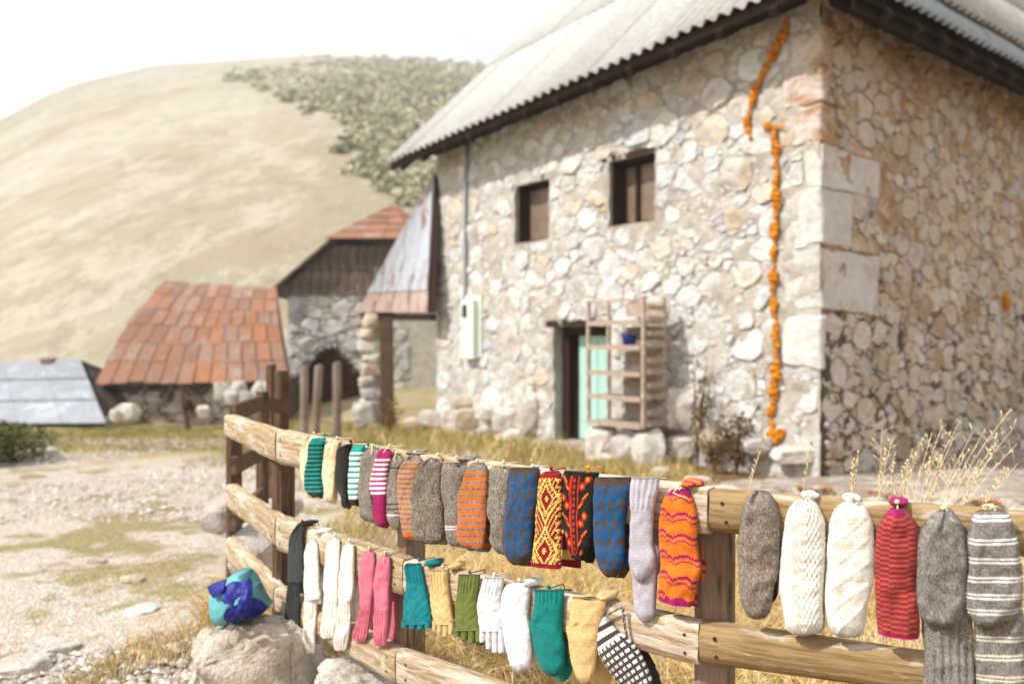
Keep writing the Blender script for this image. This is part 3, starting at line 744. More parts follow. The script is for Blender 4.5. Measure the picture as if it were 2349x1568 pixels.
# ---------------------------------------------------------------- boulders
def rock(name, c, dims, seed, col, parent=None, sub=3, amp=.28, flat=.0):
    """a broken stone: the hull of scattered points, subdivided and weathered"""
    rl = random.Random(seed*13+1); bm = bmesh.new()
    for k in range(30):
        u = rl.uniform(-1, 1); a = rl.uniform(0, 6.283); q = math.sqrt(1-u*u); p = Vector((q*math.cos(a), q*math.sin(a), u))
        p = Vector([math.copysign(abs(t)**.62, t) for t in p])*rl.uniform(.86, 1.0); bm.verts.new(p)
    g = bmesh.ops.convex_hull(bm, input=bm.verts[:])
    bmesh.ops.delete(bm, geom=[v for v in g['geom_interior'] if isinstance(v, bmesh.types.BMVert)], context='VERTS')
    bmesh.ops.bevel(bm, geom=bm.edges[:], offset=.07, segments=1, affect='EDGES', clamp_overlap=True)
    bmesh.ops.triangulate(bm, faces=bm.faces[:])
    for _ in range(max(1, sub-2)): bmesh.ops.subdivide_edges(bm, edges=bm.edges[:], cuts=1, use_grid_fill=True, smooth=.25)
    bmesh.ops.triangulate(bm, faces=bm.faces[:])
    off = Vector((seed*3.7, seed*1.9, seed*.7))
    for v in bm.verts:
        n = v.co; k = 1+amp*.35*mnoise.noise(n*2.2+off)+amp*.22*mnoise.noise(n*6+off)+amp*.12*mnoise.noise(n*15+off)
        v.co = Vector((n.x*dims[0]/2, n.y*dims[1]/2, n.z*dims[2]/2))*k
    bmesh.ops.recalc_face_normals(bm, faces=bm.faces[:])
    bm.verts.index_update(); V = np.array([tuple(v.co) for v in bm.verts])+np.array([c[0], c[1], c[2]]); FF = [tuple(v.index for v in f.verts) for f in bm.faces]; bm.free()
    return obj(name, V, FF, M['rock'], parent, [col]*len(FF), sub > 3)
WHITE = srgb('#e8e0d6', .85); GREY = srgb('#cfc8c2', .85); WARM = srgb('#d8c6b0', .85)

# footing boulders along the front of the house belong to its wall
for k, (x, y, w, h) in enumerate([(1075, 960, 70, 55), (1120, 945, 60, 50), (1160, 965, 70, 70), (1205, 950, 60, 95), (1100, 1000, 60, 40), (1190, 1005, 90, 50), (1060, 925, 55, 35), (1553, 935, 75, 110), (1475, 1010, 90, 55),
        (1560, 1030, 80, 70), (1640, 1010, 90, 60), (1735, 1020, 80, 60), (1820, 1045, 100, 50), (985, 960, 60, 50), (1010, 1000, 60, 40), (945, 975, 50, 40)]):
    s, z = fs(x, y, .1); d = (FW(s, z, .1)).y; rock('footing_stone', FW(s, z, .06), (w/F*d*1.2, .36, h/F*d), 40+k, r3.choice([WHITE, GREY, WARM]), front)
# ---------------------------------------------------------------- lean-to on the far end
lt = FW(LEN, 0, .0)
lean = empty('lean_to', (lt.x, lt.y, gz(lt.x, lt.y)), 'small lean-to with a rusty pale sheet roof against the far end of the stone house', 'lean-to')
A = FW(LEN, fs(1003, 405)[1], .05); E1 = px(984, 716, 13.25); E2 = px(822, 716, 15.3); A2 = A+Vector((-.1, 3.0, 0)); E3 = E2+Vector((.2, 3.2, 0))
n1 = (E1-A).cross(E2-A).normalized(); n1 = n1 if n1.y < 0 else -n1
def lean_sheet(p0, p1, p2, p3, c):
    v, f = [], []
    n = 10
    for j in range(2):
        for i in range(n+1):
            t = i/n; a = p0+(p1-p0)*t; b = p3+(p2-p3)*t; q = a+(b-a)*j; v.append(q+n1*(.018*math.cos(math.pi*i)+.012))
    for j in range(2):
        for i in range(n+1): v.append(Vector(v[j*(n+1)+i])-n1*.015)
    N = 2*(n+1)
    for i in range(n): f += [(i, i+1, i+n+2, i+n+1), (N+i, N+i+n+1, N+i+n+2, N+i+1), (i, N+i, N+i+1, i+1)]
    return obj('roof_sheet', np.array([tuple(p) for p in v]), f, M['old_sheet'], lean, [c]*len(f))
At = A+(E2-A)*.02
for k in range(4):
    a, b = k/4+.004, (k+1)/4-.004
    lo0, lo1 = E1+(E2-E1)*a, E1+(E2-E1)*b; hi0, hi1 = A+(At-A)*a, A+(At-A)*b
    mid0, mid1 = lo0+(hi0-lo0)*.16, lo1+(hi1-lo1)*.16
    lean_sheet(lo0, lo1, mid1+(hi1-mid1)*.06, mid0+(hi0-mid0)*.06, (1, .74, .62)); 
    o = lean_sheet(mid0+n1*.02, mid1+n1*.02, hi1+n1*.02, hi0+n1*.02, (1, 1, 1))
mb = MB(); mb.add([A-n1*.05, E1-n1*.05, E2-n1*.05], [(0, 1, 2), (2, 1, 0)]); mb.add([A, E2, E3, A2], [(0, 1, 2, 3), (3, 2, 1, 0)]); mb.build('roof_boarding', M['eave_wood'], lean)
mb = MB(); mb.bar(A-n1*.03+Vector((.02, 0, 0)), E1-n1*.03+Vector((.02, 0, 0)), .14, .05); mb.build('verge_board', M['eave_wood'], lean)
mb = MB(); mb.bar(E1-Vector((0, 0, .07))+n1*-.1, E2-Vector((0, 0, .07))+n1*-.1, .1, .12); mb.build('eaves_beam', M['eave_wood'], lean)
pb = px(890, 975, 13.6); mb = MB(); z0 = gz(pb.x, pb.y)-.1
mb.bar((pb.x, pb.y, z0), (pb.x-.03, pb.y, E1.z-.1), .2, .2, (0, 1, 0)); mb.build('post', M['dark_post'], lean)
pb = px(852, 900, 14.9); r5 = random.Random(8); z0 = gz(pb.x, pb.y)-.1; k = 0
while z0 < E2.z-.15:
    h = r5.uniform(.2, .34); w = r5.uniform(.34, .42)
    rock('pillar_stone', (pb.x+r5.uniform(-.03, .03), pb.y, z0+h/2), (w*1.25, .5, h*1.25), 70+k, r5.choice([WHITE, GREY, WARM]), lean, 2, .18); z0 += h*.9; k += 1
rock('footing_stone', px(838, 950, 14.0), (.5, .4, .5), 91, GREY, lean)
# ---------------------------------------------------------------- far barn
DB = 22.0
def BP(x, y, d=DB): return px(x, y, d)
bz = px(700, 885, DB).z-.3
barn = empty('stone_barn', (BP(885, 784).x, DB, bz), 'stone barn with boarded gable and small rusty hipped roof beside the brush heap', 'barn')
xl, xr, xm = BP(640, 0).x, BP(1130, 0).x, BP(885, 0).x
zw = BP(0, 667).z; zh = BP(0, 560).z; zr = BP(0, 450).z
mb = MB(); mb.box((xl+.25, DB, bz), (xr-xl-.5, 0, 0), (0, 7, 0), (0, 0, zw-bz)); bw = mb.build('wall', M['mortar'], barn)
r6 = random.Random(31); small = MB(); big = []
for ar, poly in lay_stones(xl+.28, xl+3.6, bz+.2, zw, .2, r6):
    v, f = stone_solid(poly, r6, lambda u, w, h: Vector((u, DB-h, w)), .03)
    big.append((ar, v, face_out(v, f, (0, -1, 0)), tuple(c*.75 for c in r6.choice(FC))))
big.sort(key=lambda t: -t[0])
for k, (ar, v, f, c) in enumerate(big):
    if k < 160: obj('stone', np.array([tuple(p) for p in v]), f, M['stone'], bw, [c]*len(f), True)
    else: small.add(v, f, c)
if small.v: small.build('small_stones', M['stone'], bw, True)['kind'] = 'stuff'
xh0, xh1 = BP(765, 0).x, BP(1005, 0).x
nb = 22
for i in range(nb):                                   # gable boards in two tiers
    a, b = xl+.15+(xr-xl-.3)*i/nb, xl+.15+(xr-xl-.3)*(i+1)/nb-.02
    def lim(x):
        return zh if xh0 <= x <= xh1 else (zw+(zh-zw)*(x-xl)/(xh0-xl) if x < xh0 else zw+(zh-zw)*(xr-x)/(xr-xh1))
    zt = lambda x: max(zw+.02, lim(x)-.03)
    zmid = zw+(zh-zw)*.46; y = DB-.06+r6.uniform(0, .03)
    for (lo, top) in ((zw-.12, zmid), (zmid+.015, 99)):
        t0, t1 = min(top, zt(a)), min(top, zt(b))
        if max(t0, t1) < lo+.06: continue
        t0, t1 = max(t0, lo+.01), max(t1, lo+.01); yy = y-(.03 if top == zmid else 0); k = r6.uniform(.75, 1.25)
        mb = MB(); mb.add([(a, yy, lo), (b, yy, lo), (b, yy, t1), (a, yy, t0), (a, yy+.03, lo), (b, yy+.03, lo), (b, yy+.03, t1), (a, yy+.03, t0)],
            [(0, 1, 2, 3), (7, 6, 5, 4), (0, 4, 5, 1), (1, 5, 6, 2), (2, 6, 7, 3), (3, 7, 4, 0)]); mb.build('board', M['barn_board'], barn)
mb = MB(); yb = DB+7.2; yf = DB-.35; yrid = DB+1.6
L0, L1, Hh0, Hh1, Rg = Vector((xl-.25, yf, zw-.15)), Vector((xr+.25, yf, zw-.15)), Vector((xh0-.05, yf, zh+.02)), Vector((xh1+.05, yf, zh+.02)), Vector((xm, yrid, zr))
back = Vector((0, yb-yf, 0)); Rb = Vector((xm, yb, zr))
up = Vector((0, 0, .07))
for q in ([L0, Hh0, Rg, Rb, L0+back], [L1, L1+back, Rb, Rg, Hh1]):
    mb.add(q+[p+up for p in q], [tuple(range(5)), tuple(range(9, 4, -1))]+[(i, (i+1) % 5, 5+(i+1) % 5, 5+i) for i in range(5)])
br = mb.build('roof', M['barn_board'], barn)
for j in range(5):                                     # rusty sheets on the small hip
    for i in range(4):
        t0, t1 = j/5, (j+1.06)/5
        def hp(s, t, h=.0):
            a = Hh0-Vector((.1, .1, 0)); b = Hh1+Vector((.1, -.1, 0)); l = a+(Rg-a)*t; r_ = b+(Rg-b)*t; return l+(r_-l)*s+Vector((0, -.05, .06+h))
        s0, s1 = i/4+.003, (i+1)/4-.003; t1 = min(t1, 1)
        v = [hp(s0, t0, .03), hp(s1, t0, .03), hp(s1, t1), hp(s0, t1)]; v += [p-Vector((0, -.01, .025)) for p in v]
        k = r6.uniform(.8, 1.2); obj('roof_sheet', np.array([tuple(p) for p in v]), [(0, 1, 2, 3), (7, 6, 5, 4), (0, 4, 5, 1), (1, 5, 6, 2), (3, 2, 6, 7), (0, 3, 7, 4)], M['rust'], br, [(k, k*.97, k*.95)]*6)

# ---------------------------------------------------------------- hut under a rust-red roof
hut = empty('rust_roofed_hut', (px(440, 900, 18).x, 18, px(0, 985, 18).z), 'low stone hut under a steep rust-orange sheet roof in uneven courses', 'hut')
eL, eR = px(213, 884, 18), px(664, 908, 17.6); rL, rR = px(380, 645, 20.2), px(632, 664, 19.8)
eR.z = px(0, 872, 17.6).z
rows, nrm = 6, (eR-eL).cross(rL-eL).normalized(); nrm = nrm if nrm.y < 0 else -nrm
mb = MB(); back = Vector((0, 4.6, 0))
bl, brr = eL+back, px(636, 872, 22.0); brr.z = eR.z
mb.add([eL-nrm*.05, eR-nrm*.05, rR-nrm*.05, rL-nrm*.05, bl, brr], [(0, 1, 2, 3), (3, 2, 1, 0), (0, 3, 4), (4, 3, 0), (1, 5, 2), (2, 5, 1), (3, 2, 5, 4), (4, 5, 2, 3)]); hr = mb.build('roof', M['barn_board'], hut)
CR = [(1, 1, 1), (.95, .93, .93), (1.08, .95, .82), (1.0, 1.12, 1.22), (.98, 1.15, 1.3), (1.15, .95, .72), (1.05, 1.05, 1.05)]
for j in range(rows):
    n = 12-j//2; ph = r6.uniform(0, .5)
    for i in range(-1, n+1):
        s0, s1 = (i+ph)/n, (i+1+ph)/n-.006; s0, s1 = max(0, s0), min(1, s1)
        if s1-s0 < .015: continue
        t0, t1 = j/rows, min(1.0, (j+1.12)/rows); hh = r6.uniform(.006, .02); sag = .05
        def rp_(s, t):
            a = eL+(rL-eL)*t; b = eR+(rR-eR)*t; q = a+(b-a)*s; return q+nrm*(.06+.16*math.sin(math.pi*t)-.05*math.sin(math.pi*s)+.03*math.sin(7*s+4*t))
        jt = r6.uniform(-.02, .02)
        v = [rp_(s0, t0+jt*.5)+nrm*hh, rp_(s1, t0+jt*.5)+nrm*(hh+r6.uniform(-.01, .02)), rp_(s1, t1)+nrm*.006, rp_(s0, t1)+nrm*.006]; v += [p-nrm*.012 for p in v]
        k = r6.uniform(.85, 1.15); c = r6.choice(CR); obj('roof_sheet', np.array([tuple(p) for p in v]), [(0, 1, 2, 3), (7, 6, 5, 4), (0, 4, 5, 1), (1, 5, 6, 2), (3, 2, 6, 7), (0, 3, 7, 4)], M['rust'], hr, [tuple(k*q for q in c)]*6)
# verge rolls
mb = MB(); mb.tube([eR+nrm*.05, rR*.5+eR*.5+nrm*.13, rR+nrm*.05], .05, 6); mb.build('verge_roll', M['rust'], hr, True)
wz = px(0, 1000, 18).z-.2
mb = MB(); mb.box((eL.x+.45, 18.25, wz), (eR.x-eL.x-.7, 0, 0), (0, 4, 0), (0, 0, eL.z-wz+.02)); hw = mb.build('wall', M['mortar_side'], hut)
for k, (ar, poly) in enumerate(lay_stones(eL.x+.5, eR.x-.3, wz+.1, eL.z-.03, .2, r6)):
    v, f = stone_solid(poly, r6, lambda u, w, h: Vector((u, 18.25-h, w)), .03)
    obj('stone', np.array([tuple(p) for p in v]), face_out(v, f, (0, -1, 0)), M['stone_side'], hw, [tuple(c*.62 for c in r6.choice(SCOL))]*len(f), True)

# ---------------------------------------------------------------- hut under grey sheets at the edge
g0 = px(245, 975, 16.2); g1 = px(185, 826, 18.6); gl0 = px(-260, 978, 16.2); gl1 = px(-260, 838, 18.6)
ghut = empty('grey_roofed_hut', (g0.x-2, 17, px(0, 990, 17).z), 'low hut with a faded blue-grey sheet roof reaching nearly to the grass', 'hut')
gn = (g0-gl0).cross(gl1-gl0).normalized(); gn = gn if gn.z > 0 else -gn
mb = MB(); bk = Vector((0, 2.6, 0)); g2 = g0+Vector((0, 4.9, 0)); gl2 = gl0+Vector((0, 4.9, 0))
mb.add([gl0, g0, g1, gl1, gl2, g2], [(0, 1, 2, 3), (3, 2, 1, 0), (3, 2, 5, 4), (4, 5, 2, 3)]); gr_ = mb.build('roof', M['barn_board'], ghut)
for j in range(3):
    for i in range(5):
        s0, s1 = i/5, (i+1)/5-.0015; t0, t1 = j/3, min(1, (j+1.1)/3)
        def gp(s, t): a = gl0+(gl1-gl0)*t; b = g0+(g1-g0)*t; return a+(b-a)*s+gn*.03
        v = [gp(s0, t0)+gn*.03, gp(s1, t0)+gn*.03, gp(s1, t1), gp(s0, t1)]; v += [p-gn*.012 for p in v]
        k = r6.uniform(.82, 1.02); obj('roof_sheet', np.array([tuple(p) for p in v]), [(0, 1, 2, 3), (7, 6, 5, 4), (0, 4, 5, 1), (1, 5, 6, 2), (3, 2, 6, 7), (0, 3, 7, 4)], M['grey_sheet'], gr_, [(k, k, k*1.04)]*6)
mb = MB(); zb_ = px(0, 995, 17).z-.3
mb.box((gl0.x, 16.5, zb_), (g0.x-gl0.x-.2, 0, 0), (0, 4.2, 0), (0, 0, g0.z-zb_+.12)); mb.build('wall', M['mortar'], ghut)
mb = MB(); mb.add([(g0.x-.18, 16.5, g0.z), (g0.x-.18, 20.7, g0.z), (g1.x+.1, 18.6, g1.z-.05)], [(0, 1, 2), (2, 1, 0)]); mb.build('gable', M['barn_board'], ghut)
mb = MB(); q = px(102, 832, 18.4); mb.box(q+Vector((-.1, 0, 0)), (.24, 0, 0), (0, .3, 0), (0, 0, .10)); mb.build('ridge_cap', M['rust'], gr_)

# ---------------------------------------------------------------- brush heap
c = px(757, 890, 20.3); hz = px(757, 802, 20.3).z
heap = empty('brush_heap', (c.x, c.y, c.z-.2), 'dark brown heap of brushwood against the barn wall', 'heap')
mb = MB(); n = 18
vv = []; ff = []
for j in range(7):
    for i in range(n):
        a = 2*math.pi*i/n; t = j/6; rr = (1-t**1.6)*.86*(1+.15*mnoise.noise(Vector((math.cos(a)*2, math.sin(a)*2, t*3)))); vv.append((c.x+rr*1.0*math.cos(a), c.y+rr*.8*math.sin(a), c.z-.25+(hz-c.z+.2)*t*(.9+.1*math.cos(3*a))))
ff = [(j*n+i, j*n+(i+1) % n, (j+1)*n+(i+1) % n, (j+1)*n+i) for j in range(6) for i in range(n)]
obj('core', np.array(vv), ff, M['twig'], heap)
tw = MB()
for k in range(900):
    a = r6.uniform(0, 6.283); t = r6.random()**.8; rr = (1-t**1.6)*.9; p = Vector((c.x+rr*math.cos(a), c.y+rr*.8*math.sin(a), c.z-.2+(hz-c.z+.2)*t)); d = Vector((r6.uniform(-1, 1), r6.uniform(-.7, .3), r6.uniform(-.5, .7))).normalized()*r6.uniform(.12, .3)
    sd = d.cross(Vector((0, 1, .3))).normalized()*.012; tw.add([p-d-sd, p-d+sd, p+d+sd*.4, p+d-sd*.4], [(0, 1, 2, 3)])
tw.build('twigs', M['twig'], heap)['kind'] = 'stuff'

# ---------------------------------------------------------------- posts standing behind the fence
FAR_POSTS = [(698, 838, 1002, 11.6, 20, 'leftmost of the three weathered grey posts standing before the barn', 0), (722, 836, 1000, 12.0, 20, 'leaning grey post, middle of the three before the barn', .06),
             (773, 829, 985, 12.7, 21, 'single grey post standing nearest the lean-to, right of the brush heap', 0)]
for (x, y0, y1, d, w, lab, tilt) in FAR_POSTS:
    p = px(x, y1, d); zt = px(x, y0, d).z; z0 = gz(p.x, p.y)-.15; r_ = w/F*d/2
    n = 9; v = []; f = []
    for j, t in enumerate((0, .3, .6, .85, .97, 1.0)):
        for i in range(n):
            a = 2*math.pi*i/n; q = r_*(1.0-.06*t)*(1+.1*mnoise.noise(Vector((math.cos(a), math.sin(a), t*3+x))))*(.75 if t == 1 else 1)
            v.append((p.x+q*math.cos(a)+tilt*t, p.y+q*math.sin(a), z0+(zt-z0)*t+(.02*math.cos(a) if t == 1 else 0)))
    f = [(j*n+i, j*n+(i+1) % n, (j+1)*n+(i+1) % n, (j+1)*n+i) for j in range(5) for i in range(n)]+[tuple(range(5*n, 6*n))]
    o = obj('fence_post', np.array(v), f, M['grey_post'], None, None, False); tag(o, lab, 'post', 'grey posts before the barn')

# ---------------------------------------------------------------- rocks on the ground
def rock_at(x, y0, y1, w, d, seed, col, lab, sub=3, nm='rock', grp='loose rocks', depth=None, amp=.28):
    p = px(x, (y0+y1)/2, d); o = rock(nm, p, (w/F*d, depth or w/F*d*.8, (y1-y0)/F*d*1.05), seed, col, None, sub, amp); tag(o, lab, 'rock', grp); return o
rock_at(288, 925, 972, 62, 15.2, 3, WHITE, 'white rock at the foot of the rust-roofed hut wall')
rock_at(264, 938, 968, 26, 15.0, 9, WHITE, 'small white stone leaning on the rock below the rust-roofed hut')
rock_at(466, 928, 958, 36, 14.6, 4, WHITE, 'lone white stone in the grass before the dry stone heap')
for k, (x, w) in enumerate(((512, 44), (548, 46), (585, 50), (610, 30), (530, 36), (565, 34))):
    rock_at(x, 872+(0 if k < 4 else 22), 925 if k < 4 else 930, w, 15.4-(.3 if k > 3 else 0), 30+k, r6.choice([WHITE, GREY]),
        ['end stone, nearest the hut, of the dry stone heap', 'tall white stone second along the dry stone heap', 'broad white stone third along the dry stone heap', 'stone of the dry heap nearest the dark fence posts', 'low stone at the foot of the dry heap, hut end', 'low stone at the foot of the dry heap, post end'][k], 2, 'rock', 'stones of the dry stone heap')
b1 = rock_at(592, 1404, 1720, 330, 2.86, 12, srgb('#d9cdbf', .85), 'big rough limestone boulder under the blue and turquoise bag', 5, 'boulder', 'boulders along the fence', .50, .42)
rock_at(850, 1492, 1700, 290, 2.72, 17, srgb('#ddd3c8', .85), 'white boulder half hidden behind the lowest fence rail', 5, 'boulder', 'boulders along the fence', .42, .42)
rock_at(497, 1156, 1228, 76, 5.2, 14, srgb('#cbc4be', .85), 'pale grey block of stone outside the fence corner post', 3, 'boulder', 'boulders along the fence', None, .16)
rock_at(600, 1195, 1345, 130, 3.95, 15, srgb('#d8cfc6', .85), 'flat pale rock seen through the rails behind the fence corner', 3, 'boulder', 'boulders along the fence', .5, .18)
rock_at(650, 1130, 1190, 90, 5.4, 16, srgb('#d9cfc2', .85), 'pale rock lying behind the dark return fence', 3, 'boulder', 'boulders along the fence')
for k, (x, y, w, h, lab) in enumerate([(125, 1488, 120, 52, 'largest white stone lying on the stony path'), (45, 1530, 130, 46, 'white flat stone at the lower corner of the path'), (60, 1670, 150, 60, 'white stone cut by the bottom edge of the photo'),
        (222, 1290, 46, 26, 'single brown stone in the middle of the pale path'), (100, 1510, 60, 30, 'flat stone beside the largest white path stone'), (530, 1380, 50, 26, 'small stone beside the boulder with the bag'),
        (330, 1400, 90, 28, 'low white slab in the grass left of the bag'), (110, 1040, 50, 28, 'white stone in front of the dark green bush'), (62, 1042, 40, 20, 'small brownish stone under the dark green bush'), (300, 1330, 60, 24, 'pale stone between brown stone and bag on the path')]):
    d = ground_hit(x, y+h*.2)
    rock_at(x, y-h/2, y+h/2, w, d, 50+k, WARM if 'brown' in lab else WHITE, lab, 2, 'rock', 'stones on the path')
for k, (x, y, w, h, d, lab) in enumerate([(1600, 1083, 70, 34, 7.9, 'white stone in the grass below the dark thistle'), (1668, 1108, 96, 36, 7.35, 'white stone at the near end of the terrace edge'), (1518, 1072, 60, 26, 8.6, 'small pale stone in the grass before the shelf rack'), (1385, 1050, 90, 26, 9.6, 'low pale slab in the grass before the mint door'), (760, 1012, 60, 30, 10.8, 'pale stone in the grass behind the grey posts')]):
    p = px(x, y, d); p.z = gz(p.x, p.y)+h/F*d*.28; o = rock('rock', p, (w/F*d, w/F*d*.7, h/F*d*1.2), 80+k, WHITE, None, 3); tag(o, lab, 'rock', 'stones before the house')
p = px(428, 945, 16.6); st_ = empty('stake', (p.x, p.y, gz(p.x, p.y)), 'dark crooked stake with a bundle tied on before the rust-roofed hut', 'stake')
mb = MB(); z0 = gz(p.x, p.y)-.1; mb.tube([(p.x+.04, p.y, z0), (p.x, p.y, z0+.35), (p.x-.06, p.y, z0+.62), (p.x-.10, p.y, px(0, 885, 16.6).z)], [.06, .055, .05, .035], 7); mb.build('pole', M['dark_post'], st_)
rock('bundle', Vector((p.x+.06, p.y-.03, px(0, 926, 16.6).z)), (.26, .2, .34), 97, srgb('#4a3d34', .7), st_, 2)
HAZE = .0018
# ---------------------------------------------------------------- stone terrace beside the side wall
tA, tB = px(1655, 1092, 7.75), px(2349, 1146, 7.0); tB2 = tB+(tB-tA)*.8; tA.z = tA.z; tC = SW(8, .0, .05); tD = SW(.05, 0, .05)
ter = empty('stone_terrace', ((tA.x+tB.x)/2, (tA.y+tB.y)/2, .0), 'flat layered limestone terrace with orange lichen along its edge under the side wall', 'terrace')
r7 = random.Random(77)
def tz_(p): return H-1.350-.030*max(0, (p-tA).dot(ER))
def slab_grid(p00, p10, p11, p01, nx, ny, zf, drop, amp, name, parent, m):
    v = []; f = []
    for j in range(ny+1):
        for i in range(nx+1):
            a = p00+(p10-p00)*(i/nx); b = p01+(p11-p01)*(i/nx); q = a+(b-a)*(j/ny)
            edge = j == 0
            q = q+Vector((mnoise.noise(q*3)*.05, mnoise.noise(q*3+Vector((9, 0, 0)))*.05, 0)) if edge else q
            v.append(Vector((q.x, q.y, zf(q)+amp*mnoise.noise(Vector((q.x*1.5, q.y*4, 0)))+amp*.6*mnoise.noise(Vector((q.x*5, q.y*9, 2))))))
    for i in range(nx+1):
        q = v[i]; v.append(Vector((q.x+.02, q.y+.03, q.z-drop)))
    f = [(j*(nx+1)+i, j*(nx+1)+i+1, (j+1)*(nx+1)+i+1, (j+1)*(nx+1)+i) for j in range(ny) for i in range(nx)]
    N = (nx+1)*(ny+1); f += [(N+i, N+i+1, i+1, i) for i in range(nx)]
    return obj(name, np.array([tuple(q) for q in v]), f, m, parent, None, True)
slab_grid(tA, tB2, Vector((tC.x, tC.y, 0)), Vector((tD.x, tD.y, 0)), 60, 14, tz_, .18, .045, 'slab', ter, M['terrace'])
for k in range(15):                                    # edging stones below the slab
    t = (k+.3)/15; q = tA+(tB2-tA)*t; w = r7.uniform(.16, .34)
    rock('edging_stone', Vector((q.x, q.y-.03, tz_(q)-.13)), (w, .22, r7.uniform(.10, .18)), 200+k, r7.choice([WHITE, GREY, WARM]), ter, 2)
for (x0, x1) in ((1845, 1930), (1985, 2050), (2210, 2300)):   # lichen crusts
    n = int((x1-x0)/5); mb = MB()
    for i in range(n):
        t = ((x0+(x1-x0)*i/n)-1655)/(2349-1655); q = tA+(tB-tA)*t; q = Vector((q.x+r7.uniform(-.02, .02), q.y-.03+r7.uniform(-.01, .02), tz_(q)-.015+r7.uniform(-.02, .02)))
        tmp = bmesh.new(); bmesh.ops.create_icosphere(tmp, subdivisions=1, radius=r7.uniform(.006, .020)); tmp.verts.index_update()
        mb.add([q+Vector((p.co.x*1.5, p.co.y, p.co.z*.6)) for p in tmp.verts], [tuple(w.index for w in p.verts) for p in tmp.faces]); tmp.free()
    mb.build('lichen', M['foam'], ter, True)

# ---------------------------------------------------------------- the near fence
S11 = 1.1
P0 = px(517, 0, 3.33*S11); PA = px(631, 0, 2.69*S11); PB = px(925, 0, 2.15*S11); PC = px(1612, 0, 1.6*S11); PD = px(2349, 0, 1.394*S11)
for p in (P0, PA, PB, PC, PD): p.z = 0
BAY = [(P0, PA), (PA, PB), (PB, PC), (PC, PD)]
def bay_frame(b):
    p, q = BAY[b]; e = (q-p).normalized(); n = Vector((e.y, -e.x, 0)); n = n if n.y < 0 else -n
    return p, e, n
def bp(b, x, y, off=0.0):
    p, e, n = bay_frame(b); w = on_plane(x, y, p+n*off, n); return (w-p).dot(e), w.z
def BW(b, s, z, off=0.0):
    p, e, n = bay_frame(b); q = p+e*s+n*off; return Vector((q.x, q.y, z))
fence = empty('wooden_fence', (PB.x, PB.y, gz(PB.x, PB.y)), 'weathered wooden rail fence hung with rows of knitted socks', 'fence')
RT = .045                                               # rail thickness
RAILS = [  # bay, x left, top, bottom, x right, top, bottom, material, extra length at the right end
    (0, 513.6, 951, 1001, 629.0, 989, 1061, 0, 0), (0, 517, 1109, 1164, 629.0, 1186, 1254, 0, 0), (0, 517, 1231, 1287, 625, 1345, 1399, 0, 0),
    (1, 632.5, 986, 1064, 940, 1042, 1127, 0, 0), (1, 631.5, 1187, 1265, 920.5, 1283, 1368, 0, 0), (1, 627.5, 1347, 1401, 904, 1492, 1572, 0, 0),
    (2, 943, 1042, 1127, 1620, 1120.5, 1232, 2, 0), (2, 923, 1285, 1360, 1599.5, 1434.5, 1531, 2, 0), (2, 907.5, 1494, 1572, 1600, 1737, 1836, 0, 0),
    (3, 1625.5, 1124.5, 1222, 2349, 1181, 1283, 1, .75), (3, 1604, 1434, 1528, 2118, 1506, 1597, 1, 1.0), (3, 1604, 1740, 1840, 2349, 1860, 1970, 1, .6)]
r8 = random.Random(15)
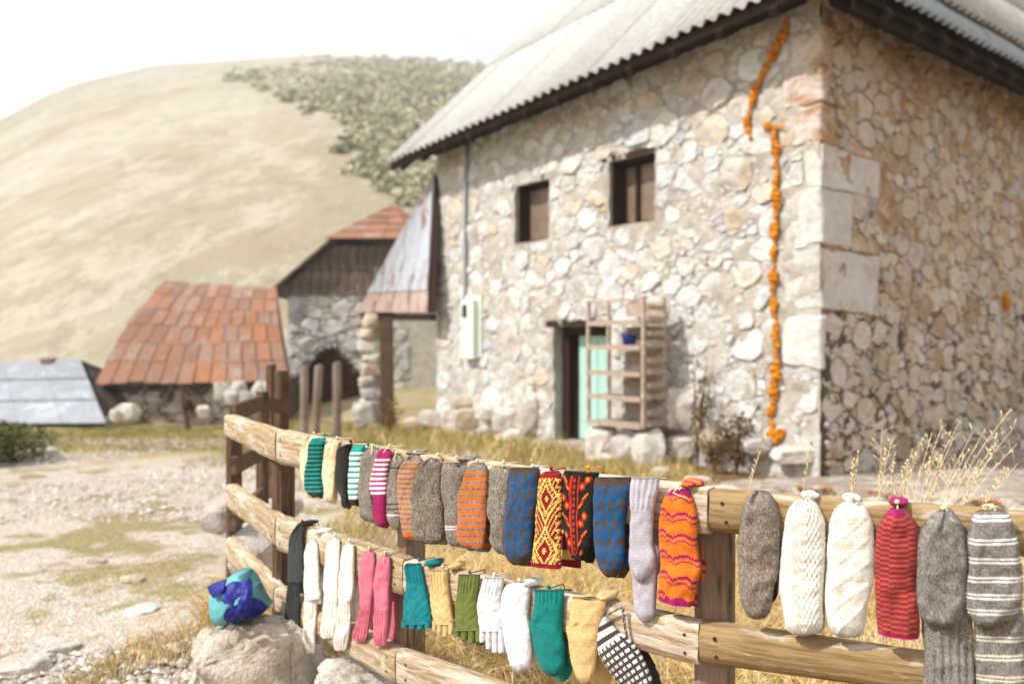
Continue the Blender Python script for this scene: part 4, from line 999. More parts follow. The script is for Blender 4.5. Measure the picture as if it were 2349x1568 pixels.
def rail(b, xl, tl, bl_, xr, tr, br_, mi, ext, seed):
    s0, zt0 = bp(b, xl, tl); _, zb0 = bp(b, xl, bl_); s1, zt1 = bp(b, xr, tr); _, zb1 = bp(b, xr, br_)
    if ext:
        k = ext/(s1-s0); s2 = s1+ext; zt1 += (zt1-zt0)*k; zb1 += (zb1-zb0)*k; zb1 = zt1-(zt0-zb0) if (zt1-zb1) < .05 else zb1; s1 = s2
    p, e, n = bay_frame(b); L = s1-s0
    zc = (zt0+zb0)/2
    prof = [(-.5, 0.0), (-.5, .74), (-.46, .90), (-.3, .98), (0, 1.0), (.3, .985), (.455, .92), (.5, .78), (.5, 0.0)] if mi != 1 else [(-.5, 0), (-.5, .55), (-.43, .80), (-.25, .96), (0, 1.0), (.25, .97), (.44, .86), (.5, .62), (.5, 0)]
    n_ = 40; v = []; f = []; m = len(prof)
    for i in range(n_+1):
        t = i/n_; zt = zt0+(zt1-zt0)*t; zb_ = zb0+(zb1-zb0)*t; h = zt-zb_; c = (zt+zb_)/2-zc
        wob = .004*mnoise.noise(Vector((t*L*3, seed*7.3, 0))); wh = 1+.05*mnoise.noise(Vector((t*L*4, seed*3.1, 5)))
        endc = 1.0 if 0 < i < n_ else .965
        for (a, d) in prof:
            q = .0022*mnoise.noise(Vector((t*L*14, a*7, seed)))
            v.append((L*t+(r8.uniform(-.002, .002) if i in (0, n_) else 0), -(d*endc*RT-RT)*-1 if False else (RT-d*RT*endc)-q, c+wob+a*h*wh*endc))
    f = [(i*m+k, (i+1)*m+k, (i+1)*m+(k+1) % m, i*m+(k+1) % m) for i in range(n_) for k in range(m)]
    f += [tuple(range(m)), tuple(reversed(range(n_*m, n_*m+m)))]
    # local axes: x along the rail, y into the fence, z up
    me = mesh('rail', v, f, M['rail'][mi], None, False)
    bm = bmesh.new(); bm.from_mesh(me); bmesh.ops.recalc_face_normals(bm, faces=bm.faces[:]); bm.to_mesh(me); bm.free()
    me.polygons.foreach_set('use_smooth', np.ones(len(me.polygons), dtype=bool))
    try: me.set_sharp_from_angle(angle=R(50))
    except Exception: pass
    o = link('rail', me, fence, p+e*s0+Vector((0, 0, zc)), (0, 0, math.atan2(e.y, e.x)))
    # nail heads where the rail meets its posts
    for sx in ((.035, L-.035) if not ext else (.03,)):
        for a in (-.22, .22):
            t = sx/L; zz = (zt0+(zt1-zt0)*t)*(.5+a)+(zb0+(zb1-zb0)*t)*(.5-a)
            bm = bmesh.new(); bmesh.ops.create_cone(bm, cap_ends=True, segments=8, radius1=.0045, radius2=.0038, depth=.004, matrix=Matrix.Rotation(R(90), 4, 'X'))
            bm.verts.index_update(); nm = mesh('nail', [tuple(w.co) for w in bm.verts], [tuple(w.index for w in h.verts) for h in bm.faces], M['nail']); bm.free()
            no = bpy.data.objects.new('nail', nm); COL.objects.link(no); no.parent = o; no.location = (sx+r8.uniform(-.008, .008), .001, zz-zc)
    return o
for k, rl in enumerate(RAILS): rail(*rl, k+1.0)
def post(center, along, w, d, z0, z1, m, top_tilt=0.0, parent=None, name='post'):
    """squared post with worn arrises; local x runs up the post so that the grain does too"""
    e = along.normalized(); n = Vector((e.y, -e.x, 0)); nz_ = 14; ch = .012
    ring = [(-w/2+ch, -d/2), (w/2-ch, -d/2), (w/2, -d/2+ch), (w/2, d/2-ch), (w/2-ch, d/2), (-w/2+ch, d/2), (-w/2, d/2-ch), (-w/2, -d/2+ch)]
    v = []; f = []; m_ = len(ring); L = z1-z0
    for i in range(nz_+1):
        t = i/nz_; sc = .93 if i == nz_ else 1.0
        for (a, b) in ring:
            q = 1+.03*mnoise.noise(Vector((a*20, b*20, t*L*6+z1*9)))
            v.append((L*t, -a*q*sc, b*q*sc))
    f = [(i*m_+k, i*m_+(k+1) % m_, (i+1)*m_+(k+1) % m_, (i+1)*m_+k) for i in range(nz_) for k in range(m_)]+[tuple(range(nz_*m_, nz_*m_+m_)), tuple(reversed(range(m_)))]
    me = mesh(name, v, f, m)
    bm = bmesh.new(); bm.from_mesh(me); bmesh.ops.recalc_face_normals(bm, faces=bm.faces[:]); bm.to_mesh(me); bm.free()
    o = link(name, me, parent, (center.x, center.y, z0))
    Mx = Matrix((Vector((0, 0, 1)), -e, n)).transposed(); o.rotation_euler = Mx.to_euler()
    return o
def along(b, x, off): s, _ = bp(b, x, 1200, -off); return BW(b, s, 0, -off)
z_of = lambda p: gz(p.x, p.y)-.1
for (b, x, w, d, y_top, dd, m) in ((0, 537, .062, .07, 948, P0.y, 'dark_post'), (1, 650, .07, .075, 990, PA.y, 'dark_post'), (2, 944, .06, .085, 1046, PB.y, 'post'), (3, 1640, .085, .085, 1140, PC.y, 'post')):
    c = along(b, x, RT+.052); z1 = px(0, y_top, c.y).z-.004
    post(c, BAY[b][1]-BAY[b][0], w, d, z_of(c), z1, M[m], 0, fence)
c = BW(3, 1.25, 0, -RT-.052); post(c, BAY[3][1]-BAY[3][0], .085, .085, z_of(c), H-.36, M['post'], 0, fence)
# return run of the fence, going back from the corner
Q = [px(533, 0, 3.85), px(602, 0, 4.75), px(622, 0, 5.6), px(646, 0, 5.1)]
ztop = [px(0, 898, 4.75).z, px(0, 836, 5.6).z, px(0, 850, 5.1).z]
for k, (x, y0, d, w) in enumerate(((602, 898, 4.75, .06), (622, 836, 5.6, .055), (646, 850, 5.1, .085))):
    c = px(x, 0, d); post(c, Vector((.5, 1, 0)), w, .07, gz(c.x, c.y)-.1, px(0, y0, d).z, M['dark_post'], 0, fence)
a, b_ = px(533, 0, 3.78), px(600, 0, 4.70)
for (ya, ha, yb_, hb) in ((931, 36, 906, 32), (1050, 40, 1018, 36), (1180, 40, 1115, 36)):
    za_ = px(0, ya+ha/2, 3.78).z; zb__ = px(0, yb_+hb/2, 4.70).z
    d_ = (b_-a); mb = MB(); mb.bar((a.x, a.y, za_), (b_.x, b_.y, zb__), .03, .085); mb.build('rail', M['dark_post'], fence)
a, b_ = px(612, 0, 4.80), px(646, 0, 5.02)
for (ya, yb_) in ((925, 940), (1040, 1050)):
    mb = MB(); mb.bar((a.x, a.y, px(0, ya, 4.8).z), (b_.x+.05, b_.y+.03, px(0, yb_, 5.02).z), .03, .08); mb.build('rail', M['dark_post'], fence)

# ---------------------------------------------------------------- shelf rack before the door
RO = .62                                                # its front stands this far off the wall
def rk(x, y, off=RO): return fs(x, y, off)
sL, sR = rk(1350, 800)[0], rk(1476, 800)[0]; dpt = .36
ztop_ = rk(1350, 690)[1]; zbot = rk(1476, 985)[1]
base = FW((sL+sR)/2, zbot, RO-dpt/2)
rack = empty('shelf_rack', base, 'grey wooden slatted shelf rack standing before the mint door', 'rack')
for s in (sL, sR):
    for o_ in (RO, RO-dpt):
        zt_ = rk(1476, 678)[1] if s == sR else ztop_
        zg = zbot+.01
        mb = MB(); mb.box(FW(s-.02, zg, o_-.02), EL*.04, NF*.04, Vector((0, 0, zt_-zg))); mb.build('upright', M['rack_wood'], rack)
mb = MB(); mb.box(FW(sL, ztop_-.03, RO-.04), EL*(sR-sL), NF*.03, Vector((0, 0, .03))); mb.build('top_rail', M['rack_wood'], rack)
SHELF_Z = []
for (yl, yr) in ((742, 730), (797, 788), (856, 848), (910, 906), (970, 966)):
    z = (rk(1350, yl)[1]+rk(1476, yr)[1])/2; SHELF_Z.append(z)
    for k in range(3):
        mb = MB(); w_ = dpt/3-.012; mb.box(FW(sR+.022, z-.03, RO-.025-k*dpt/3), EL*(sL-sR-.044), NF*-w_, Vector((0, 0, .028))); mb.build('shelf_slat', M['rack_wood'], rack)
    mb = MB(); mb.box(FW(sR+.02, z-.05, RO+.02), EL*(sL-sR-.04), NF*.02, Vector((0, 0, .06))); mb.build('shelf_lip', M['rack_wood'], rack)
    mb = MB(); mb.box(FW(sR-.04, z-.02, RO-.03), EL*.014, NF*-(dpt-.02), Vector((0, 0, .07))); mb.build('end_slat', M['rack_wood'], rack)
    mb = MB(); mb.box(FW(sR-.04, z+.12, RO-.03), EL*.014, NF*-(dpt-.02), Vector((0, 0, .06))); mb.build('end_slat', M['rack_wood'], rack)
    mb = MB(); mb.box(FW(sR+.02, z+.06, RO-dpt+.01), EL*(sL-sR)*.62, NF*.014, Vector((0, 0, .17))); mb.build('back_slat', M['rack_wood'], rack)
for k, s_ in enumerate((sL-.08, (sL+sR)/2, sR+.06)):              # rough stones that carry the rack
    q = FW(s_, 0, RO-dpt/2); zg = gz(q.x, q.y)-.12; o = rock('rock', Vector((q.x, q.y, (zg+zbot)/2)), ((.46, .40, .44)[k], .62, (zbot-zg)*1.04), 150+k, (WHITE, GREY, WHITE)[k], None, 3, .2)
    tag(o, ('rough stone under the door-side leg of the shelf rack', 'rough stone under the middle of the shelf rack', 'rough stone under the shelf rack leg nearest the weeds')[k], 'rock', 'stones under the shelf rack')
# blue pot on the second shelf
s, _ = rk(1443, 770, RO-.15); pc = FW(s, SHELF_Z[1]+.001, RO-.15); n = 16; v = []; f = []
prof = [(.0, 0), (.062, 0), (.075, .10), (.085, .125), (.085, .14), (.075, .14), (.07, .11), (.055, .02), (0, .02)]
for (r_, h) in prof:
    for i in range(n): a_ = 2*math.pi*i/n; v.append((pc.x+r_*1.15*math.cos(a_), pc.y+r_*1.15*math.sin(a_), pc.z+h*1.0))
f = [(j*n+i, j*n+(i+1) % n, (j+1)*n+(i+1) % n, (j+1)*n+i) for j in range(len(prof)-1) for i in range(n)]
tag(obj('flower_pot', np.array(v), f, M['blue'], None, None, True), 'small deep blue plastic pot standing on the shelf rack', 'pot')

# ---------------------------------------------------------------- bag on the boulder
bc0 = px(540, 1432, 2.80)
bag = empty('tote_bag', (bc0.x, bc0.y, bc0.z), 'crumpled turquoise and deep blue cloth bag lying on the limestone boulder', 'bag')
def patch(rows, name, m, off=0.0, th=.012, parent=None, d=2.80, bulge=.03):
    """cloth panel through rows of image points, bulging to the viewer, folded edge behind"""
    ny, nx = len(rows), len(rows[0]); sub = 9; V = []; 
    R_ = np.array(rows, float); NY, NX = (ny-1)*sub+1, (nx-1)*sub+1
    def smp(a, t):
        k = min(int(t), len(a)-2); u = t-k
        p0, p1, p2, p3 = a[max(k-1, 0)], a[k], a[k+1], a[min(k+2, len(a)-1)]
        return .5*((2*p1)+(-p0+p2)*u+(2*p0-5*p1+4*p2-p3)*u*u+(-p0+3*p1-3*p2+p3)*u**3)
    for j in range(NY):
        row = np.array([smp(R_[:, i], j/sub) for i in range(nx)])
        for i in range(NX):
            x, y, dz = smp(row, i/sub); wr = .007*mnoise.noise(Vector((x*.05, y*.05, 1)))+.005*mnoise.noise(Vector((x*.10, y*.06, 4)))
            V.append(px(x, y, d-off-dz-wr))
    F_ = [(j*NX+i, j*NX+i+1, (j+1)*NX+i+1, (j+1)*NX+i) for j in range(NY-1) for i in range(NX-1)]
    b = len(V); V += [p+Vector((0, th, -.001)) for p in V]
    F2 = [tuple(b+q for q in reversed(g)) for g in F_]
    ring = [i for i in range(NX)]+[j*NX+NX-1 for j in range(1, NY)]+[(NY-1)*NX+i for i in range(NX-2, -1, -1)]+[j*NX for j in range(NY-2, 0, -1)]
    F3 = [(ring[k], b+ring[k], b+ring[(k+1) % len(ring)], ring[(k+1) % len(ring)]) for k in range(len(ring))]
    return obj(name, np.array([tuple(p) for p in V]), F_+F2+F3, m, parent or bag, None, True)
patch([[(496, 1348, .0), (520, 1328, .03), (550, 1319, .03), (570, 1333, .0)], [(482, 1366, .0), (512, 1358, .07), (548, 1352, .08), (584, 1362, .02)], [(479, 1394, .02), (508, 1392, .10), (548, 1390, .10), (598, 1388, .0)], [(483, 1420, .02), (508, 1420, .09), (548, 1416, .06), (608, 1400, -.02)], [(490, 1435, .0), (512, 1435, .02), (545, 1428, .0), (592, 1414, -.04)]], 'body', M['cyan_cloth'], th=.10)
patch([[(475, 1345, .03), (492, 1336, .06), (518, 1328, .07)], [(481, 1360, .05), (496, 1353, .09), (514, 1346, .10)], [(490, 1372, .06), (500, 1364, .10), (512, 1356, .11)]], 'side_panel', M['navy_cloth'], .01)
patch([[(510, 1350, .085), (532, 1334, .085), (556, 1338, .085)], [(506, 1366, .105), (530, 1358, .112), (560, 1360, .11)], [(514, 1384, .12), (536, 1386, .125), (560, 1388, .12)]], 'opening', M['navy_cloth'], .012)
patch([[(518, 1398, .12), (548, 1384, .125), (582, 1372, .06), (603, 1382, .03)], [(512, 1412, .115), (548, 1404, .12), (584, 1394, .06), (613, 1393, .02)], [(520, 1429, .10), (548, 1422, .10), (577, 1415, .05), (600, 1408, .02)]], 'front_panel', M['navy_cloth'], .014)
patch([[(556, 1330, .10), (566, 1326, .10), (575, 1331, .10)], [(553, 1360, .14), (564, 1360, .145), (577, 1363, .14)], [(543, 1392, .155), (557, 1394, .16), (571, 1397, .155)], [(528, 1422, .135), (542, 1422, .14), (554, 1422, .135)]], 'strap', M['navy_cloth'], .018)
patch([[(540, 1376, .14), (548, 1370, .145), (558, 1370, .14)], [(536, 1388, .145), (545, 1386, .15), (552, 1384, .145)]], 'lining', M['cyan_cloth'], .012)

# ---------------------------------------------------------------- plants
def leaves_cloud(name, c, dims, nl, size, cols, parent, r, m='leaf'):
    v = []; f = []; k = []
    for _ in range(nl):
        u = r.uniform(-1, 1); a = r.uniform(0, 6.283); q = math.sqrt(1-u*u); rr = r.random()**.35
        lump = 1+.35*mnoise.noise(Vector((math.cos(a)*q*2, math.sin(a)*q*2, u*2+c.x)))
        p = c+Vector((dims[0]*q*math.cos(a)*rr*lump, dims[1]*q*math.sin(a)*rr*lump, dims[2]*u*rr*lump))
        t1 = Vector((r.uniform(-1, 1), r.uniform(-1, 1), r.uniform(-.7, .7))).normalized()*size*r.uniform(.6, 1.3); t2 = t1.cross(Vector((r.uniform(-1, 1), r.uniform(-1, 1), 1))).normalized()*size*.42
        b = len(v); v += [p-t1, p-t2, p+t1, p+t2]; f.append((b, b+1, b+2, b+3)); kk = r.uniform(.7, 1.3); cc = r.choice(cols); k.append(tuple(x*kk for x in cc))
    return obj(name, np.array([tuple(p) for p in v]), f, M[m], parent, k)
r9 = random.Random(99)
p = px(30, 1010, 10.0); bush = empty('bush', (p.x, p.y, gz(p.x, p.y)), 'dark green low bush at the edge of the grass before the grey roofed hut', 'bush')
mb = MB()
for k in range(6): mb.tube([p+Vector((0, 0, -.25)), p+Vector((r9.uniform(-.4, .4), r9.uniform(-.3, .3), r9.uniform(-.05, .2)))], [.02, .008], 5)
mb.build('stem', M['twig'], bush)
leaves_cloud('crown', p+Vector((-.18, 0, -.02)), (.62, .5, .27), 2600, .035, [srgb('#5b6138', .8), srgb('#4c5430', .8), srgb('#71713f', .8)], bush, r9)
def weed(x, y0, y1, d, w, lab, nst, cols):
    p = px(x, y1, d); p.z = gz(p.x, p.y); hgt = px(x, y0, d).z-p.z
    t = empty('dry_weed', p, lab, 'weed', 'dry weeds at the house wall'); st = MB(); lv = []; 
    v = []; f = []; k = []
    for i in range(nst):
        a = r9.uniform(0, 6.283); sp = r9.uniform(.2, 1)*w; h = hgt*r9.uniform(.55, 1); pts = [p+Vector((math.cos(a)*sp*q**1.4*.5, math.sin(a)*sp*q**1.4*.4, h*q)) for q in (0, .25, .5, .75, 1)]
        st.tube(pts, [.008, .007, .006, .004, .002], 4)
        for q in range(26):
            b_ = r9.uniform(.25, 1); c = p+Vector((math.cos(a)*sp*b_**1.4*.5, math.sin(a)*sp*b_**1.4*.4, h*b_))+Vector((r9.uniform(-.07, .07), r9.uniform(-.06, .06), r9.uniform(-.05, .05)))
            s = r9.uniform(.012, .035); t1 = Vector((r9.uniform(-1, 1), r9.uniform(-1, 1), r9.uniform(-1, 1))).normalized()*s; t2 = t1.cross(Vector((.3, 1, .2))).normalized()*s*.5
            b = len(v); v += [c-t1, c-t2, c+t1, c+t2]; f.append((b, b+1, b+2, b+3)); cc = r9.choice(cols); k.append(cc)
    st.build('stem', M['twig'], t); obj('leaves', np.array([tuple(q) for q in v]), f, M['leaf'], t, k)
BR = [srgb('#7b5c38', .8), srgb('#937246', .8), srgb('#6d5a35', .8), srgb('#77703f', .8)]
weed(1600, 812, 1062, 9.15, .55, 'tallest dry brown weed growing up the front wall beside the shelf rack', 9, BR)
weed(1690, 925, 1075, 8.7, .6, 'dark dry thistle clump at the foot of the cracked corner', 16, [srgb('#5c442c', .8), srgb('#6c5737', .8), srgb('#7c6a40', .8)])
weed(1640, 960, 1075, 8.85, .5, 'low brown weed between the two larger ones at the front wall', 10, BR)
weed(895, 905, 985, 12.9, .5, 'brownish weed clump round the foot of the lean-to post', 12, BR)

# ---------------------------------------------------------------- grass and gravel: uncounted
def blades(name, P, hgt, wid, lean, cols, label, segs=3, seed=1, tangle=1.0, zoff=None):
    rs = np.random.RandomState(seed); n = len(P); z = ground_z(P[:, 0], P[:, 1]) if zoff is None else zoff
    a = rs.uniform(0, 2*np.pi, n); h = hgt*rs.uniform(.45, 1.15, n); ln = lean*rs.uniform(.2, 1.3, n)*h; fa = rs.uniform(0, 2*np.pi, n)
    dirx, diry = np.cos(a), np.sin(a); sx, sy = np.cos(fa), np.sin(fa)
    V = np.zeros((n, (segs+1)*2, 3)); w = wid*rs.uniform(.6, 1.3, n)
    droop = rs.uniform(0, 1, n)*tangle
    for k in range(segs+1):
        t = k/segs; out = ln*t**1.5; zz = h*(t-droop*.55*t**2.4)
        cx, cy, cz = P[:, 0]+dirx*out, P[:, 1]+diry*out, z+zz-.01; ww = w*(1-t*.85)*.5
        V[:, 2*k] = np.stack([cx-sx*ww, cy-sy*ww, cz], 1); V[:, 2*k+1] = np.stack([cx+sx*ww, cy+sy*ww, cz], 1)
    base = (np.arange(n)*(segs+1)*2)[:, None]; q = []
    for k in range(segs): q.append(np.stack([base[:, 0]+2*k, base[:, 0]+2*k+1, base[:, 0]+2*k+3, base[:, 0]+2*k+2], 1))
    Fq = np.stack(q, 1).reshape(-1, 4); C = np.array(cols)[rs.randint(0, len(cols), n)]*rs.uniform(.75, 1.2, (n, 1)); C = np.repeat(C, segs, axis=0)
    o = obj(name, V.reshape(-1, 3), Fq, M['grass'], None, C, False, (0, 3, 0)); tag(o, label, 'grass', kind='stuff'); return o
GOLD = [srgb('#e0bf7e', .9), srgb('#cba257', .9), srgb('#efdcae', .92), srgb('#b98d49', .85), srgb('#e6cb90', .9), srgb('#a37c40', .85)]
GREEN = [srgb('#94904c', .8), srgb('#a89a58', .8), srgb('#7f8142', .8), srgb('#b8a468', .8)]
fen = [P0, PA, PB, PC, PD+(PD-PC)*1.2]
def behind(P):                                          # field side of the fence line
    yl = np.interp(P[:, 0], [p.x for p in fen], [p.y for p in fen]); return P[:, 1] > yl+.10
rs = np.random.RandomState(2)
def field(n, x0, x1, y0, y1, fn=None):
    P = np.stack([rs.uniform(x0, x1, n), rs.uniform(y0, y1, n)], 1)
    vis = np.abs(P[:, 0]/np.maximum(P[:, 1], .1)) < .80
    P = P[vis]; return P[fn(P)] if fn is not None else P
def not_house(P):
    a = (P[:, 0]-C0.x)*NF.x+(P[:, 1]-C0.y)*NF.y; s_ = (P[:, 0]-C0.x)*NS.x+(P[:, 1]-C0.y)*NS.y
    t_ = (P[:, 0]-tA.x)*NS.x+(P[:, 1]-tA.y)*NS.y
    in_ter = (P[:, 1] > np.interp(P[:, 0], [tA.x-.1, tA.x, tB2.x], [99, tA.y-.05, tB2.y-.05])) & (P[:, 0] > tA.x-.1)
    near_ter = (P[:, 1] > np.interp(P[:, 0], [tA.x-.1, tA.x, tB2.x], [99, tA.y-1.5, tB2.y-1.5])) & (P[:, 0] > tA.x-.1)
    return ((a > .12) | (s_ > .12)) & ~in_ter & ~(near_ter & (np.arange(len(P)) % 12 > 0))
P = field(90000, -1.5, 3.4, 1.6, 4.4, behind); blades('dry_grass_near', P, .26, .0048, 1.1, GOLD, 'tangled golden dry grass behind the near fence rails', 3, 5, 1.5)
P = field(26000, -1.4, 3.4, 1.6, 4.6, behind); blades('fallen_straw', P, .16, .0042, 2.6, [GOLD[0], GOLD[2], GOLD[4]], 'fallen pale straw lying across the dry grass behind the fence', 3, 15, 1.2, ground_z(P[:, 0], P[:, 1])+rs.uniform(.02, .16, len(P)))
P = field(9000, -1.0, 3.4, 1.6, 4.4, behind); blades('dry_grass_tall', P, .44, .004, .7, GOLD, 'taller pale dry grass stems sprinkled through the field', 4, 6, .6)
P = field(60000, -1.4, 7, 4.0, 9.5, lambda q: behind(q) & not_house(q)); blades('dry_grass_field', P, .17, .007, .8, GOLD[:3]+GREEN[:2], 'dry yellow grass between the fence and the stone house', 2, 7, 1.0)
P = field(9000, -2.5, 3, 8.0, 13.5, not_house); blades('grass_at_house', P, .26, .011, .6, GOLD[:3]+GREEN, 'straggling grass along the foot of the house front', 2, 8, .8)
def clumpy(th, f):
    def fn(P): return np.array([mnoise.noise(Vector((x*f, y*f, 7.7)))+.12*mnoise.noise(Vector((x*4, y*4, 1))) > th for x, y in P])
    return fn
out_ = lambda q: ~behind(q)
P = field(50000, -5.6, -.5, 2.9, 8.5, lambda q: out_(q) & clumpy(.06, 1.3)(q)); blades('path_grass', P, .055, .005, .8, GREEN+GOLD[:1], 'short patchy grass on the stony path', 2, 9, .8)
P = field(14000, -1.9, -.55, 2.7, 5.2, lambda q: out_(q) & (q[:, 0] > -2.1+.28*(q[:, 1]-2.7)) & clumpy(-.15, 1.6)(q)); blades('verge_grass', P, .13, .0045, .8, GREEN+GOLD, 'longer grass along the outer side of the fence and boulder', 3, 10, 1.0)
P = field(60000, -10, -1.2, 6, 18, lambda q: (clumpy(-.02, .45)(q) | (q[:, 1] > 11)) & not_house(q)); blades('meadow_grass', P, .08, .014, .8, GREEN, 'thin greenish turf towards the huts', 2, 12, .8)
# gravel
def gravel(name, P, s0, s1, label, seed):
    rs_ = np.random.RandomState(seed); n = len(P); z = ground_z(P[:, 0], P[:, 1])
    base = np.array([(1, 0, .0), (.3, .9, 0), (-.8, .5, 0), (-.7, -.6, 0), (.4, -.9, 0), (.1, .05, .62), (-.1, -.05, .55)])
    Ft = np.array([(0, 1, 5), (1, 2, 5), (2, 6, 5), (2, 3, 6), (3, 4, 6), (4, 5, 6), (4, 0, 5)])
    s = (s0+(s1-s0)*rs_.random_sample(n)**3)[:, None, None]; a = rs_.uniform(0, 6.28, n); B = base[None]*rs_.uniform(.65, 1.25, (n, 7, 1))
    c, d = np.cos(a)[:, None], np.sin(a)[:, None]; V = np.stack([B[:, :, 0]*c-B[:, :, 1]*d, B[:, :, 0]*d+B[:, :, 1]*c, B[:, :, 2]-.12], 2)*s
    V += np.stack([P[:, 0], P[:, 1], z+.012], 1)[:, None]
    Fq = (np.arange(n)*7)[:, None, None]+Ft[None]; C = np.array([srgb(h, .85) for h in ('#d9d3cb', '#c9c0b6', '#b5aaa0', '#d2cac0', '#a39688')])[rs_.randint(0, 5, n)]
    o = obj(name, V.reshape(-1, 3), Fq.reshape(-1, 3), M['gravel'], None, np.repeat(C, 7, axis=0), False, (0, 3, 0)); tag(o, label, 'gravel', kind='stuff')
P = field(46000, -5.5, -.6, 2.8, 7.5, lambda q: out_(q) & ~clumpy(.30, .9)(q)); gravel('gravel_near', P, .004, .030, 'pale limestone gravel scattered over the near path', 3)
P = field(36000, -9, -1.0, 6.5, 13, lambda q: ~clumpy(.12, .6)(q) & not_house(q) & (q[:, 0] < -1.0-.1*q[:, 1])); gravel('gravel_far', P[::2], .008, .034, 'pale gravel on the path towards the huts', 4)

# thin summer haze over the valley: one closed box of even air
hm = bpy.data.materials.new('summer_haze'); hm.use_nodes = True; hn = hm.node_tree; hn.nodes.clear()
ho = hn.nodes.new('ShaderNodeOutputMaterial'); hv_ = hn.nodes.new('ShaderNodeVolumePrincipled'); hv_.inputs['Density'].default_value = HAZE; hv_.inputs['Color'].default_value = (.97, .97, .96, 1); hv_.inputs['Anisotropy'].default_value = .3
hn.links.new(hv_.outputs[0], ho.inputs['Volume'])
mb = MB(); mb.box((-1300, -760, -6), (2600, 0, 0), (0, 1420, 0), (0, 0, 165)); tag(mb.build('haze', hm), 'thin pale haze hanging over the hillside', 'haze', kind='stuff')

# tall seed-head stalks behind the right-hand rail
r10 = random.Random(42)
STALK_COL = srgb('#ead7ac', .85)
def stalk(x, ytip, d, bend, loose):
    tip = px(x, ytip, d); base = Vector((tip.x-bend*1.15-.03, d, 0)); base.z = gz(base.x, base.y); hh = tip.z-base.z
    root = empty('grass_stalk', base); st = MB()
    def at(t): return Vector((base.x+(tip.x-base.x)*t**2.4, base.y+.02*t, base.z+hh*(t if not loose else t)))
    st.tube([at(i/9) for i in range(10)], [.0014*(1-.6*i/9)+.0004 for i in range(10)], 4); st.build('stem', M['straw'], root)
    hd = MB()
    if loose:
        for k in range(r10.randint(16, 24)):
            t = r10.uniform(.74, 1.0); p = at(t); d_ = Vector((bend*.25+r10.uniform(-.6, .6), r10.uniform(-.6, .6), r10.uniform(.2, 1))).normalized()*r10.uniform(.015, .075)*(1.35-t)*2.0
            hd.tube([p, p+d_], [.0006, .0005], 3)
            for q in (1.0, .7):
                e = p+d_*q; u = d_.normalized()*.0065; sdv = Vector((r10.uniform(-1, 1), r10.uniform(-1, 1), 0)).normalized()*.0026
                hd.add([e-u, e+sdv, e+u*1.4, e-sdv], [(0, 1, 2, 3)])
    else:
        for k in range(46):
            t = r10.uniform(.86, 1.0); p = at(t); d_ = Vector((r10.uniform(-1, 1), r10.uniform(-1, 1), 1.3)).normalized()*r10.uniform(.010, .018); sdv = d_.cross(Vector((r10.uniform(-1, 1), 1, .1))).normalized()*.0026
            hd.add([p, p+d_*.5+sdv, p+d_, p+d_*.5-sdv], [(0, 1, 2, 3)])
    hd.build('seed_head', M['straw'], root)['kind'] = 'stuff'
    return root
M['straw'] = flat('straw', STALK_COL, .8, .2, .12, 20)
NEAR = [(1762, 995, 2.6, .05, 0), (1985, 1022, 2.5, .30, 0), (1885, 1085, 2.5, .2, 0), (1868, 1010, 2.7, .06, 0)]
for a in NEAR: pass
GL = 'tall straw-coloured grass stalk with an airy seed head behind the rail with the large socks'
GD = 'straw-coloured grass stalk with a dense narrow seed spike behind the rail with the large socks'
for (x, y, d, b, l) in [(2328, 938, 2.9, .32, 1), (2268, 985, 3.0, .22, 1), (2300, 1010, 2.7, .3, 1), (2240, 990, 3.1, .2, 1), (2170, 968, 3.0, .12, 1), (2145, 992, 2.9, .10, 1), (2120, 1010, 3.2, .1, 1), (2195, 1005, 2.8, .16, 1), (2340, 1020, 2.9, .35, 1),
        (2225, 1040, 2.7, .2, 1), (2030, 982, 2.9, .0, 1), (2052, 1012, 2.7, .08, 1), (2285, 1045, 2.6, .25, 1), (2345, 1062, 2.7, .3, 1), (2155, 1035, 2.6, .1, 1), (2100, 1030, 2.8, .06, 1), (2330, 985, 3.3, .3, 1), (2210, 965, 3.4, .2, 1)]:
    tag(stalk(x, y, d, b, True), GL, 'grass stalk', 'airy seed-head stalks at the rail')
for (x, y, d, b) in [(1762, 998, 2.6, .12), (1975, 1040, 2.5, .02), (1962, 1052, 2.5, -.02), (2040, 1030, 2.6, .05), (2060, 1035, 2.4, .02), (2105, 1048, 2.4, .10), (2090, 1062, 2.4, .14), (2170, 1050, 2.5, .08), (2260, 1072, 2.4, .16), (1868, 1018, 2.8, .06), (2320, 1075, 2.45, .22), (1240, 1010, 4.2, .12), (1250, 1030, 4.0, .10)]:
    if x < 1500: tag(stalk(x, y, d, b, False), 'straw stalk rising above the socks before the mint door', 'grass stalk', 'stalks before the door')
    else: tag(stalk(x, y, d, b, False), GD, 'grass stalk', 'dense spike stalks at the rail')
